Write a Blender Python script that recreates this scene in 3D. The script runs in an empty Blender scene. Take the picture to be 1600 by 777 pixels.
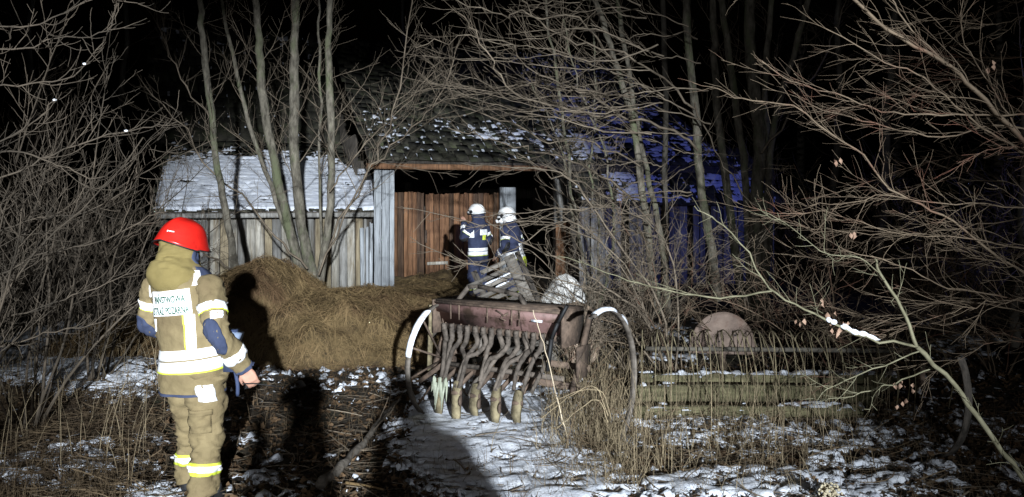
import bpy, bmesh, math, random
import numpy as np
from mathutils import Vector, Matrix

R = math.radians
SC = bpy.context.scene
COL = SC.collection
random.seed(7)
RNG = np.random.default_rng(11)

# ------------------------------------------------------------------ camera, world, light, exposure
CAMZ, FPX, HOR = 1.9, 1208.0, 313.0
cam = bpy.data.cameras.new('camera')
cam.sensor_width = 36.0
cam.lens = 36.0 * FPX / 1600.0
cam.shift_y = -(388.5 - HOR) / 1600.0
cam.clip_start, cam.clip_end = 0.05, 2000.0
camo = bpy.data.objects.new('camera', cam)
camo.location = (0, 0, CAMZ)
camo.rotation_euler = (R(90), 0, 0)
COL.objects.link(camo)
SC.camera = camo

world = bpy.data.worlds.new('World')
SC.world = world
world.use_nodes = True
wn = world.node_tree
sky = wn.nodes.new('ShaderNodeTexSky')
sky.sky_type = 'NISHITA'
sky.sun_disc = False
sky.sun_elevation = R(-4.0)
sky.sun_rotation = R(160)
wn.nodes['Background'].inputs['Strength'].default_value = 0.02
wn.links.new(sky.outputs['Color'], wn.nodes['Background'].inputs['Color'])


def spot(name, loc, target, power, size, blend, color, radius):
    l = bpy.data.lights.new(name, 'SPOT')
    l.energy, l.spot_size, l.spot_blend, l.color, l.shadow_soft_size = power, R(size), blend, color, radius
    o = bpy.data.objects.new(name, l)
    o.location = loc
    o.rotation_euler = (Vector(target) - Vector(loc)).to_track_quat('-Z', 'Y').to_euler()
    COL.objects.link(o)
    return o


# the fire engine's flood light behind the photographer, its blue beacon, and an added fill lamp
LIGHT_B = (5.5, -24.0, 6.5)
fb = spot('unseen_flood_light', LIGHT_B, (-1.1, 9.0, 1.6), 116000, 17.0, 0.75, (0.86, 0.93, 1.0), 0.22)
fb.scale = (1.0, 0.85, 1.0)
spot('unseen_flood_light', (-2.6, -11.0, 3.4), (1.5, 8.0, 1.6), 1500, 60, 0.8, (0.92, 0.95, 1.0), 0.15)  # added weak fill lamp, brightens the branches on the right
spot('blue_beacon', (13.0, 3.0, 3.6), (3.6, 17.5, 2.3), 2700, 30, 0.9, (0.18, 0.23, 1.0), 0.1)

SC.view_settings.view_transform = 'Standard'
SC.view_settings.look = 'None'
SC.view_settings.exposure = 0.0
SC.view_settings.gamma = 1.0
SC.view_settings.use_curve_mapping = False
SC.render.engine = 'CYCLES'
SC.cycles.use_denoising = True
SC.cycles.max_bounces = 5


# ------------------------------------------------------------------ helpers
def at(px, py, Y):
    return np.array([(px - 800.0) / FPX * Y, Y, CAMZ - (py - HOR) / FPX * Y])


def hash3(i, j, k, s):
    h = (i.astype(np.int64) * 374761393 + j.astype(np.int64) * 668265263 + k.astype(np.int64) * 2147483647 + s * 974634749) & 0xffffffff
    h = ((h ^ (h >> 13)) * 1274126177) & 0xffffffff
    h = (h ^ (h >> 16)) & 0xffffffff
    return h / 4294967295.0


def vn3(x, y, z, s=0):
    x, y, z = np.broadcast_arrays(np.asarray(x, float), np.asarray(y, float), np.asarray(z, float))
    i, j, k = np.floor(x), np.floor(y), np.floor(z)
    fx, fy, fz = x - i, y - j, z - k
    fx, fy, fz = [f * f * (3 - 2 * f) for f in (fx, fy, fz)]
    out = 0
    for a in (0, 1):
        for b in (0, 1):
            for c in (0, 1):
                w = (fx if a else 1 - fx) * (fy if b else 1 - fy) * (fz if c else 1 - fz)
                out = out + w * hash3(i + a, j + b, k + c, s)
    return out


def fbm(x, y, f, o=4, s=0):
    t, a, n = 0, 1.0, 0
    for q in range(o):
        t = t + a * vn3(x * f + 13.7 * q, y * f - 7.1 * q, 0.5 + q, s)
        n += a
        a *= 0.5
        f *= 2.03
    return t / n


def sstep(a, b, x):
    t = np.clip((x - a) / (b - a), 0, 1)
    return t * t * (3 - 2 * t)


def mesh_np(name, V, F):
    """V (n,3), F (m,k) all the same k, or a list of such arrays"""
    V = np.asarray(V, np.float32).reshape(-1, 3)
    Fs = F if isinstance(F, list) else [F]
    Fs = [np.asarray(f, np.int32) for f in Fs if len(f)]
    me = bpy.data.meshes.new(name)
    me.vertices.add(len(V))
    me.vertices.foreach_set('co', V.ravel())
    tot = np.concatenate([np.full(len(f), f.shape[1], np.int32) for f in Fs])
    loops = np.concatenate([f.ravel() for f in Fs])
    me.loops.add(len(loops))
    me.loops.foreach_set('vertex_index', loops)
    me.polygons.add(len(tot))
    st = np.concatenate([[0], np.cumsum(tot)[:-1]]).astype(np.int32)
    me.polygons.foreach_set('loop_start', st)
    me.polygons.foreach_set('loop_total', tot)
    me.update(calc_edges=True)
    return me


def link(name, me, mat, parent=None, smooth=False):
    o = bpy.data.objects.new(name, me)
    COL.objects.link(o)
    if mat is not None and not me.materials:
        me.materials.append(mat)
    if smooth:
        me.polygons.foreach_set('use_smooth', np.ones(len(me.polygons), bool))
    if parent is not None:
        o.parent = parent
    return o


def tag(o, label=None, cat=None, group=None, kind=None):
    if label: o['label'] = label
    if cat: o['category'] = cat
    if group: o['group'] = group
    if kind: o['kind'] = kind
    return o


def thing(name, label, cat, loc=(0, 0, 0), rz=0.0, group=None):
    o = bpy.data.objects.new(name, None)
    COL.objects.link(o)
    o.location = loc
    o.rotation_euler = (0, 0, rz)
    o.empty_display_size = 0.1
    return tag(o, label, cat, group)


def copy_tree(o, parent=None):
    c = o.copy()
    COL.objects.link(c)
    c.parent = parent
    for ch in list(o.children):
        copy_tree(ch, c)
    return c


class MB:
    """collects boxes, bars, tubes into one mesh"""
    def __init__(self):
        self.V, self.F, self.n = [], {}, 0

    def add(self, V, F):
        V = np.asarray(V, float).reshape(-1, 3)
        for f in (F if isinstance(F, list) and len(F) and isinstance(F[0], np.ndarray) else [F]):
            f = np.asarray(f, np.int64)
            if len(f):
                self.F.setdefault(f.shape[1], []).append(f + self.n)
        self.V.append(V)
        self.n += len(V)
        return self

    def box(self, c, s, M=None, taper=1.0):
        x, y, z = np.array(s) / 2.0
        V = np.array([[-x, -y, -z], [x, -y, -z], [x, y, -z], [-x, y, -z], [-x * taper, -y * taper, z], [x * taper, -y * taper, z], [x * taper, y * taper, z], [-x * taper, y * taper, z]])
        if M is not None:
            V = V @ np.array(M.to_3x3()).T
        V = V + np.array(c)
        return self.add(V, [[0, 3, 2, 1], [4, 5, 6, 7], [0, 1, 5, 4], [1, 2, 6, 5], [2, 3, 7, 6], [3, 0, 4, 7]])

    def bar(self, a, b, w, h, up=(0, 0, 1)):
        a, b = np.array(a, float), np.array(b, float)
        t = b - a
        L = np.linalg.norm(t)
        t = t / L
        u = np.array(up, float)
        s = np.cross(t, u)
        if np.linalg.norm(s) < 1e-4:
            s = np.cross(t, [1, 0, 0])
        s /= np.linalg.norm(s)
        u = np.cross(s, t)
        V = []
        for p in (a, b):
            for i, j in ((-1, -1), (1, -1), (1, 1), (-1, 1)):
                V.append(p + s * i * w / 2 + u * j * h / 2)
        return self.add(V, [[3, 2, 1, 0], [4, 5, 6, 7], [0, 1, 5, 4], [1, 2, 6, 5], [2, 3, 7, 6], [3, 0, 4, 7]])

    def tube(self, pts, rad, k=8, cap=True):
        V, F = tube_np(pts, rad, k)
        n = len(V)
        self.add(V, F)
        if cap:
            b = self.n - n
            self.F.setdefault(k, []).append(np.array([list(range(b, b + k))[::-1]]))
            self.F.setdefault(k, []).append(np.array([list(range(b + n - k, b + n))]))
        return self

    def mesh(self, name):
        V = np.concatenate(self.V) if self.V else np.zeros((0, 3))
        return mesh_np(name, V, [np.concatenate(v) for v in self.F.values()])

    def build(self, name, mat, parent=None, smooth=False):
        return link(name, self.mesh(name), mat, parent, smooth)


def tube_np(pts, rad, k):
    P = np.asarray(pts, float)
    n = len(P)
    r = np.broadcast_to(np.asarray(rad, float), (n,))
    T = np.gradient(P, axis=0)
    T /= np.linalg.norm(T, axis=1)[:, None] + 1e-9
    m = T.mean(0)
    ref = np.eye(3)[np.argmin(np.abs(m))]
    A = np.cross(T, ref)
    A /= np.linalg.norm(A, axis=1)[:, None] + 1e-9
    B = np.cross(T, A)
    a = np.arange(k) * 2 * np.pi / k
    V = P[:, None, :] + r[:, None, None] * (np.cos(a)[None, :, None] * A[:, None, :] + np.sin(a)[None, :, None] * B[:, None, :])
    i = np.arange(n - 1)[:, None] * k
    j = np.arange(k)[None, :]
    j2 = (j + 1) % k
    F = np.stack([i + j, i + j2, i + k + j2, i + k + j], -1).reshape(-1, 4)
    return V.reshape(-1, 3), F


def catmull(P, n):
    P = np.asarray(P, float)
    P = np.vstack([2 * P[0] - P[1], P, 2 * P[-1] - P[-2]])
    m = len(P) - 3
    t = np.linspace(0, m - 1e-6, n)
    i = t.astype(int)
    f = (t - i)[:, None]
    a, b, c, d = P[i], P[i + 1], P[i + 2], P[i + 3]
    return 0.5 * (2 * b + (c - a) * f + (2 * a - 5 * b + 4 * c - d) * f ** 2 + (3 * b - a - 3 * c + d) * f ** 3)


def grid_mesh(name, X, keep=None):
    """X (a,b,3) grid of points -> mesh; keep (a,b) bool: faces with any kept vertex"""
    a, b = X.shape[:2]
    i = np.arange(a - 1)[:, None] * b
    j = np.arange(b - 1)[None, :]
    F = np.stack([i + j, i + b + j, i + b + j + 1, i + j + 1], -1).reshape(-1, 4)
    V = X.reshape(-1, 3)
    if keep is not None:
        kf = keep.reshape(-1)
        F = F[kf[F].any(1)]
        used = np.unique(F)
        mp = np.full(len(V), -1)
        mp[used] = np.arange(len(used))
        V, F = V[used], mp[F]
    return mesh_np(name, V, F)


# ------------------------------------------------------------------ materials
MATS = {}


def mat(name, c1, c2=None, scale=6.0, stretch=(1, 1, 1), rough=0.8, bump=0.0, bscale=30.0, metal=0.0, rand=0.0, detail=6.0, coord='Object', c3=None, s3=3.0, t3=(0.5, 0.62), spec=0.3, bdist=0.01):
    m = bpy.data.materials.new(name)
    m.use_nodes = True
    nt = m.node_tree
    N, L = nt.nodes, nt.links
    b = N['Principled BSDF']
    b.inputs['Roughness'].default_value = rough
    b.inputs['Metallic'].default_value = metal
    b.inputs['Specular IOR Level'].default_value = spec
    tc = N.new('ShaderNodeTexCoord')
    mp = N.new('ShaderNodeMapping')
    mp.inputs['Scale'].default_value = stretch
    L.new(tc.outputs[coord], mp.inputs['Vector'])
    vec = mp.outputs['Vector']
    oi = None
    if rand > 0:
        oi = N.new('ShaderNodeObjectInfo')
        ad = N.new('ShaderNodeVectorMath')
        ad.operation = 'ADD'
        mu = N.new('ShaderNodeMath')
        mu.operation = 'MULTIPLY'
        mu.inputs[1].default_value = 37.0
        L.new(oi.outputs['Random'], mu.inputs[0])
        L.new(vec, ad.inputs[0])
        L.new(mu.outputs[0], ad.inputs[1])
        vec = ad.outputs[0]
    out = None
    if c2 is not None:
        n = N.new('ShaderNodeTexNoise')
        n.inputs['Scale'].default_value = scale
        n.inputs['Detail'].default_value = detail
        n.inputs['Roughness'].default_value = 0.65
        L.new(vec, n.inputs['Vector'])
        r = N.new('ShaderNodeValToRGB')
        r.color_ramp.elements[0].color = (*c1, 1)
        r.color_ramp.elements[1].color = (*c2, 1)
        r.color_ramp.elements[0].position = 0.35
        r.color_ramp.elements[1].position = 0.68
        L.new(n.outputs['Fac'], r.inputs['Fac'])
        out = r.outputs['Color']
    else:
        rgb = N.new('ShaderNodeRGB')
        rgb.outputs[0].default_value = (*c1, 1)
        out = rgb.outputs[0]
    if c3 is not None:
        n = N.new('ShaderNodeTexNoise')
        n.inputs['Scale'].default_value = s3
        n.inputs['Detail'].default_value = 7
        n.inputs['Roughness'].default_value = 0.7
        L.new(vec, n.inputs['Vector'])
        r = N.new('ShaderNodeMapRange')
        r.inputs['From Min'].default_value = t3[0]
        r.inputs['From Max'].default_value = t3[1]
        L.new(n.outputs['Fac'], r.inputs['Value'])
        mx = N.new('ShaderNodeMix')
        mx.data_type = 'RGBA'
        L.new(r.outputs['Result'], mx.inputs['Factor'])
        L.new(out, mx.inputs[6])
        mx.inputs[7].default_value = (*c3, 1)
        out = mx.outputs[2]
    if rand > 0:
        hs = N.new('ShaderNodeHueSaturation')
        mr = N.new('ShaderNodeMapRange')
        mr.inputs['To Min'].default_value = 1 - rand
        mr.inputs['To Max'].default_value = 1 + rand
        L.new(oi.outputs['Random'], mr.inputs['Value'])
        L.new(mr.outputs['Result'], hs.inputs['Value'])
        L.new(out, hs.inputs['Color'])
        out = hs.outputs['Color']
    L.new(out, b.inputs['Base Color'])
    if bump > 0:
        n = N.new('ShaderNodeTexNoise')
        n.inputs['Scale'].default_value = bscale
        n.inputs['Detail'].default_value = 5
        L.new(vec, n.inputs['Vector'])
        bp = N.new('ShaderNodeBump')
        bp.inputs['Strength'].default_value = bump
        bp.inputs['Distance'].default_value = bdist
        L.new(n.outputs['Fac'], bp.inputs['Height'])
        L.new(bp.outputs['Normal'], b.inputs['Normal'])
    MATS[name] = m
    return m


M_SOIL = mat('soil', (0.014, 0.011, 0.008), (0.075, 0.055, 0.034), 9, rough=0.95, bump=0.9, bscale=22, bdist=0.04, c3=(0.03, 0.032, 0.014), s3=2.0, t3=(.5, .7))
M_SNOW = mat('snow', (0.68, 0.72, 0.80), (0.84, 0.86, 0.90), 14, rough=0.75, bump=0.5, bscale=60, bdist=0.01, c3=(0.24, 0.22, 0.20), s3=24, t3=(.58, .68), spec=0.4)
M_SNOWR = mat('roof_snow', (0.66, 0.70, 0.80), (0.84, 0.86, 0.90), 9, rough=0.75, bump=0.5, bscale=40, bdist=0.01, c3=(0.36, 0.36, 0.38), s3=9, t3=(.58, .72), spec=0.4)
M_HAY = mat('hay', (0.05, 0.034, 0.016), (0.175, 0.122, 0.055), 5, rough=0.95, bump=0.8, bscale=40, bdist=0.03, c3=(0.06, 0.036, 0.016), s3=1.6, t3=(.5, .66))
M_STRAW = mat('straw', (0.095, 0.062, 0.027), (0.275, 0.19, 0.088), 2.0, rough=0.8, coord='Object', c3=(0.105, 0.062, 0.03), s3=1.0, t3=(.47, .62))
M_DRY = mat('dry_stalk', (0.10, 0.075, 0.046), (0.36, 0.285, 0.175), 2.2, rough=0.85)
M_DRYB = mat('dry_grass', (0.06, 0.040, 0.024), (0.17, 0.122, 0.07), 3, rough=0.9)
M_LEAF = mat('dead_leaf', (0.05, 0.03, 0.016), (0.17, 0.105, 0.055), 5, rough=0.8)
M_BARK = mat('bark', (0.045, 0.039, 0.029), (0.20, 0.178, 0.138), 13, stretch=(1, 1, 0.4), rough=0.9, bump=0.9, bscale=40, bdist=.02, rand=0.12, c3=(0.10, 0.108, 0.06), s3=3.2, t3=(.5, .62))
M_BARKD = mat('bark_dark', (0.055, 0.048, 0.038), (0.16, 0.145, 0.12), 7, stretch=(1, 1, 0.35), rough=0.9, bump=0.6, bscale=40, rand=0.15)
M_TWIG = mat('twig', (0.068, 0.052, 0.036), (0.215, 0.172, 0.125), 3, rough=0.85, rand=0.15)
M_TWIGD = mat('twig_dimmed', (0.030, 0.024, 0.017), (0.11, 0.086, 0.062), 2.5, rough=0.9, rand=0.15)  # darker copy of twig: the left thicket's dimness is put into its colour
M_TWIGO = mat('twig_orange', (0.07, 0.049, 0.031), (0.205, 0.155, 0.104), 2.2, rough=0.8, rand=0.15, c3=(0.15, 0.062, 0.04), s3=1.3, t3=(.52, .66))
M_TWIGG = mat('twig_olive', (0.085, 0.078, 0.045), (0.21, 0.195, 0.125), 9, rough=0.8, rand=0.1)
M_GREY = mat('plank_grey', (0.13, 0.125, 0.115), (0.32, 0.31, 0.29), 5, stretch=(6, 6, 0.5), rough=0.9, bump=0.5, bscale=14, rand=0.3, c3=(0.10, 0.085, 0.06), s3=2.0, t3=(.52, .7))
M_PALE = mat('plank_pale', (0.22, 0.205, 0.175), (0.52, 0.485, 0.415), 5, stretch=(6, 6, 0.5), rough=0.9, bump=0.5, bscale=14, rand=0.32, c3=(0.15, 0.11, 0.06), s3=1.6, t3=(.5, .68))
M_WARM = mat('plank_warm', (0.17, 0.135, 0.085), (0.36, 0.30, 0.20), 5, stretch=(6, 6, 0.5), rough=0.9, bump=0.5, bscale=14, rand=0.25, c3=(0.10, 0.07, 0.04), s3=1.6, t3=(.5, .68))
M_BROWND = mat('plank_dark_brown', (0.05, 0.03, 0.02), (0.15, 0.09, 0.055), 5, stretch=(6, 6, 0.45), rough=0.88, bump=0.5, bscale=14, rand=0.25, c3=(0.035, 0.024, 0.016), s3=1.8, t3=(.52, .68))
M_BROWN = mat('plank_brown', (0.105, 0.052, 0.027), (0.285, 0.148, 0.076), 5, stretch=(6, 6, 0.45), rough=0.88, bump=0.5, bscale=14, rand=0.28, c3=(0.05, 0.028, 0.018), s3=1.8, t3=(.52, .68))
M_BLUEG = mat('plank_blue_grey', (0.26, 0.275, 0.29), (0.52, 0.55, 0.58), 5, stretch=(7, 7, 0.4), rough=0.85, bump=0.5, bscale=14, rand=0.22, c3=(0.08, 0.08, 0.08), s3=3.0, t3=(.55, .68))
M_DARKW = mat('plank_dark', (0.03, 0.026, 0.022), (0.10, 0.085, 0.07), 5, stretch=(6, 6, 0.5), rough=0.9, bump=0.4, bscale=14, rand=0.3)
M_SHING = mat('shingle', (0.018, 0.017, 0.013), (0.060, 0.055, 0.040), 7, rough=0.95, bump=0.6, bscale=22, rand=0.35, c3=(0.04, 0.046, 0.022), s3=2.0, t3=(.48, .66))
M_RED = mat('red_paint', (0.12, 0.068, 0.060), (0.235, 0.142, 0.127), 7, rough=0.6, bump=0.25, bscale=20, c3=(0.07, 0.045, 0.032), s3=6.0, t3=(.50, .62))
M_RUST = mat('rust', (0.045, 0.032, 0.024), (0.15, 0.105, 0.076), 12, rough=0.85, bump=0.4, bscale=50, rand=0.15)
M_RUSTP = mat('rust_plate', (0.085, 0.06, 0.047), (0.17, 0.125, 0.098), 6, rough=0.75, bump=0.2, bscale=30, c3=(0.09, 0.05, 0.035), s3=3.5, t3=(.55, .68))
M_MUD = mat('muddy_steel', (0.08, 0.065, 0.038), (0.27, 0.225, 0.135), 12, rough=0.9, bump=0.4, bscale=40, rand=0.2)
M_TUBE = mat('old_hose', (0.036, 0.029, 0.023), (0.14, 0.115, 0.094), 14, rough=0.85, bump=0.4, bscale=60, rand=0.2)
M_RIM = mat('wheel_rim', (0.06, 0.05, 0.04), (0.19, 0.165, 0.14), 12, rough=0.75, bump=0.3, bscale=40, metal=0.15)
M_MOSSW = mat('mossy_timber', (0.055, 0.05, 0.026), (0.165, 0.15, 0.08), 5, stretch=(0.6, 5, 5), rough=0.95, bump=0.5, bscale=20, rand=0.2)
M_SACK = mat('white_sack', (0.42, 0.41, 0.38), (0.72, 0.70, 0.67), 6, rough=0.65, bump=0.2, bscale=5, bdist=0.02)
M_SACKT = mat('tan_sack', (0.24, 0.17, 0.12), (0.42, 0.32, 0.24), 6, rough=0.85, bump=0.5, bscale=9, bdist=0.03)
M_CLOTHK = mat('khaki_cloth', (0.162, 0.124, 0.062), (0.222, 0.172, 0.09), 5, rough=0.9, bump=0.5, bscale=16, bdist=0.02, c3=(0.125, 0.09, 0.047), s3=4, t3=(.5, .75))
M_HOODK = mat('hood_cloth', (0.165, 0.127, 0.045), (0.22, 0.172, 0.066), 5, rough=0.9, bump=0.3, bscale=10, bdist=0.02)
M_NAVYP = mat('navy_patch', (0.032, 0.042, 0.082), (0.05, 0.062, 0.11), 8, rough=0.85, bump=0.2, bscale=30)
M_NAVY = mat('navy_cloth', (0.022, 0.027, 0.056), (0.042, 0.051, 0.10), 6, rough=0.9, bump=0.3, bscale=14, bdist=0.02)
M_REFL = mat('reflective_tape', (0.93, 0.94, 0.95), (0.97, 0.97, 0.97), 30, rough=0.35, spec=0.8)  # near-white colour stands in for the glow of light thrown back by the tape
M_LIME = mat('lime_tape', (0.62, 0.72, 0.06), (0.70, 0.78, 0.09), 20, rough=0.6)
M_REDH = mat('red_helmet', (0.50, 0.012, 0.009), (0.66, 0.022, 0.014), 5, rough=0.3, spec=0.5, bump=.08, bscale=40, c3=(.36, .012, .01), s3=9, t3=(.58, .75))
M_WHH = mat('white_helmet', (0.80, 0.79, 0.77), (0.90, 0.89, 0.88), 5, rough=0.35, spec=0.5)
M_BLACK = mat('black_rubber', (0.012, 0.012, 0.013), (0.025, 0.025, 0.026), 9, rough=0.6)
M_SKIN = mat('skin', (0.42, 0.22, 0.155), (0.50, 0.28, 0.20), 12, rough=0.6)
M_GREEN = mat('green_ink', (0.015, 0.085, 0.045))
M_DEV = mat('device_blue_grey', (0.035, 0.05, 0.10), (0.06, 0.08, 0.15), 9, rough=0.55)
M_DEVG = mat('device_grey', (0.16, 0.20, 0.28), (0.22, 0.27, 0.36), 9, rough=0.5)
M_FLOWER = mat('seed_head', (0.42, 0.36, 0.24), (0.62, 0.55, 0.40), 9, rough=0.9)
M_CONIF = mat('spruce_needle', (0.012, 0.018, 0.010), (0.03, 0.042, 0.02), 3, rough=0.9)


# ------------------------------------------------------------------ ground and snow
def gz(x, y):
    x, y = np.asarray(x, float), np.asarray(y, float)
    near = np.clip(1 - (np.abs(x) + np.abs(y - 8)) / 60.0, 0, 1)
    z = (fbm(x, y, 0.55, 4, 3) - 0.5) * 0.16 * near
    z = z + 0.14 * np.exp(-(((x + 4.2) / 1.3) ** 2 + ((y - 8.0) / 0.8) ** 2))      # snowy hump on the left
    z = z + 0.02 * np.clip(y - 22, 0, 400) ** 1.05
    return z


def axis(lo, hi, flo, fhi, step):
    a = [flo]
    s = step
    left = []
    x = flo
    while x > lo:
        s *= 1.25
        x -= s
        left.append(x)
    right = []
    x, s = fhi, step
    while x < hi:
        s *= 1.25
        x += s
        right.append(x)
    return np.array(left[::-1] + list(np.arange(flo, fhi, step)) + right)


gx, gy = axis(-300, 300, -6, 6, 0.06), axis(-80, 500, 3.5, 9.5, 0.06)
XX, YY = np.meshgrid(gx, gy, indexing='ij')
fine = (fbm(XX, YY, 5.0, 4, 8) - 0.5) * 0.07 * ((np.abs(XX) < 7) & (YY > 2) & (YY < 12))
G = np.stack([XX, YY, gz(XX, YY) + fine], -1)
tag(link('ground', grid_mesh('ground', G[:, ::1]), M_SOIL, smooth=True), kind='structure')

# where snow lies, given as blobs on the ground (world metres: x, y, rx, ry, amount)
def gpt(px, py):
    Y = CAMZ * FPX / (py - HOR)
    return (px - 800) / FPX * Y, Y


SNOWB = []
for px, py, rx, ry, w in [
    (770, 690, 125, 80, 0.78), (720, 650, 75, 40, .68), (850, 750, 115, 60, 0.66), (800, 640, 90, 30, .55),
    (110, 585, 125, 34, 0.60), (190, 600, 70, 28, 0.40), (40, 570, 90, 25, .40),
    (120, 735, 130, 40, 0.27), (240, 765, 60, 22, 0.36), (230, 690, 30, 14, 0.22),
    (1060, 655, 110, 20, 0.36), (1120, 690, 130, 22, 0.30), (1250, 690, 170, 34, 0.30), (1150, 755, 180, 28, 0.52), (1330, 745, 140, 34, .36),
    (1480, 690, 110, 40, 0.24), (1500, 750, 110, 30, 0.28), (960, 700, 60, 40, 0.26), (1030, 760, 70, 26, .26),
    (480, 585, 120, 18, 0.2), (560, 610, 90, 20, 0.18), (430, 620, 60, 18, 0.08), (600, 700, 60, 50, .05), (390, 720, 40, 40, .20),
    (60, 520, 110, 14, .3), (200, 530, 90, 12, .2), (1040, 540, 60, 18, .3), (1220, 545, 90, 12, .15), (1500, 560, 120, 30, .12),
]:
    SNOWB.append((px, py, rx, ry, w))


def snow_amount(x, y):
    px = 800 + x / y * FPX
    py = HOR + CAMZ / y * FPX
    d = np.zeros_like(x)
    for cx, cy, rx, ry, w in SNOWB:
        r2 = ((px - cx) / rx) ** 2 + ((py - cy) / ry) ** 2
        d = np.maximum(d, w * np.clip(1.25 - 0.55 * r2, 0, 1))
    return d


def snow_sheet():
    xs = np.arange(-7.0, 7.0, 0.026)
    ys = np.concatenate([np.arange(4.4, 8.2, 0.026), np.arange(8.2, 12.5, 0.06)])
    X, Y = np.meshgrid(xs, ys, indexing='ij')
    D = snow_amount(X, Y)
    n1 = fbm(X, Y, 1.6, 3, 21)
    n2 = fbm(X, Y, 7.0, 3, 22)
    n3 = fbm(X + .1 * n2, Y * .8, 15.0, 3, 24)
    h = D + 0.55 * (n1 - .5) + 0.85 * (n2 - .5) + 0.95 * (n3 - .5) + .40 * (vn3(X * 38, Y * 30, .2, 29) - .5) - 0.26
    bil = 1 - np.abs(2 * vn3(X * 13, Y * 13, 0.3, 23) - 1)
    thick = sstep(0.0, 0.30, h) * (0.014 + 0.018 * n2 + 0.016 * bil + .012 * n3)
    gfine = (fbm(X, Y, 5.0, 4, 8) - 0.5) * 0.07
    Z = gz(X, Y) + gfine + np.where(h > 0, thick + 0.006, -0.03)
    inview = np.abs(X / Y) < 0.75
    keep = (h > 0) & inview
    me = grid_mesh('ground_snow', np.stack([X, Y, Z], -1), keep)
    o = link('ground_snow', me, M_SNOW, smooth=True)
    tag(o, 'patchy thin snow lying over dead leaves and grass', 'snow', kind='stuff')


snow_sheet()


# ------------------------------------------------------------------ hay
def hay_h(x, y):
    def mound(cx, cy, rx, ry, h, p=0.8, rot=0.0):
        r2 = ((x - cx) / rx) ** 2 + ((y - cy) / ry) ** 2
        return h * np.clip(1 - r2, 0, 1) ** p
    H = mound(-3.42, 10.5, 1.05, 1.75, 1.06, .62)
    H = np.maximum(H, mound(-2.35, 10.2, 1.45, 1.65, .70, .60))
    H = np.maximum(H, mound(-1.45, 10.4, 1.15, 1.7, .44, .62))
    H = np.maximum(H, mound(-2.3, 13.6, 2.4, 2.4, .22, .7))
    H = np.maximum(H, mound(-1.2, 17.2, 2.0, 1.8, .30, .6))
    n = fbm(x, y, 1.3, 4, 31) - .5
    n2 = fbm(x, y, 5.0, 3, 33) - .5
    w = sstep(0.0, .35, H)
    bl_ = np.abs(2 * vn3(x * 2.6 + n, y * 2.6, .4, 35) - 1)
    bl2 = np.abs(2 * vn3(x * 6 + n2, y * 6, .4, 36) - 1)
    return H * (1 + .35 * n) + w * (.14 * n + .09 * n2 + .20 * (bl_ - .5) + .09 * (bl2 - .5))


hay = thing('hay_pile', 'large heap of loose golden brown hay in front of the shed wall', 'hay pile', (0, 0, 0))
xs, ys = np.arange(-5.2, 1.2, 0.04), np.arange(8.2, 19.2, 0.05)
X, Y = np.meshgrid(xs, ys, indexing='ij')
Hh = hay_h(X, Y)
Z = gz(X, Y) + np.where(Hh > .02, Hh, -.05)
link('mound', grid_mesh('mound', np.stack([X, Y, Z], -1), Hh > .02), M_HAY, hay, True)


def strands(n, sampler, length, width, lift, curl, seed, flat=True, zfun=None):
    """thin bent ribbons lying about: returns V, F"""
    rg = np.random.default_rng(seed)
    x, y = sampler(rg, n)
    a = rg.uniform(0, 2 * np.pi, n)
    L = length * rg.uniform(.4, 1.2, n)
    k = 5
    t = np.linspace(-.5, .5, k)
    cur = rg.normal(0, curl, n)
    ang = a[:, None] + cur[:, None] * t[None, :]
    dx = np.cos(ang) * L[:, None] / (k - 1)
    dy = np.sin(ang) * L[:, None] / (k - 1)
    PX = x[:, None] + np.cumsum(dx, 1)
    PY = y[:, None] + np.cumsum(dy, 1)
    PZ = zfun(PX, PY) + lift * rg.uniform(0, 1, n)[:, None] + rg.normal(0, .5, n)[:, None] * lift * t[None, :]
    w = width * rg.uniform(.6, 1.3, n)[:, None]
    nx, ny = -np.sin(ang) * w, np.cos(ang) * w
    up = rg.uniform(-1, 1, n)[:, None] * w
    A = np.stack([PX - nx, PY - ny, PZ - up], -1)
    B = np.stack([PX + nx, PY + ny, PZ + up], -1)
    V = np.stack([A, B], 2).reshape(-1, 3)
    base = (np.arange(n) * 2 * k)[:, None]
    j = (np.arange(k - 1) * 2)[None, :]
    F = np.stack([base + j, base + j + 1, base + j + 3, base + j + 2], -1).reshape(-1, 4)
    return V, F


def hay_sampler(rg, n):
    out = np.zeros((0, 2))
    while len(out) < n:
        p = np.stack([rg.uniform(-5, 1, n * 2), rg.uniform(8.3, 16.5, n * 2) ], 1)
        keep = hay_h(p[:, 0], p[:, 1]) > .03
        keep &= rg.uniform(0, 1, n * 2) < np.where(p[:, 1] < 11.5, 1, .35)
        out = np.vstack([out, p[keep]])
    return out[:n, 0], out[:n, 1]


V, F = strands(30000, hay_sampler, .26, .0027, .085, 1.8, 5, zfun=lambda x, y: gz(x, y) + np.maximum(hay_h(x, y), 0) + .004)
tag(link('straw', mesh_np('straw', V, F), M_STRAW, hay), kind='stuff')

old = thing('hay_remnant', 'low dark strip of trodden hay left beside the snowy hump', 'hay', (0, 0, 0))


def rem_h(x, y):
    r2 = ((x + 4.75) / 1.1) ** 2 + ((y - 9.7) / .75) ** 2
    return .34 * np.clip(1 - r2, 0, 1) ** .7 * (.7 + .6 * fbm(x, y, 2, 3, 41))


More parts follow.
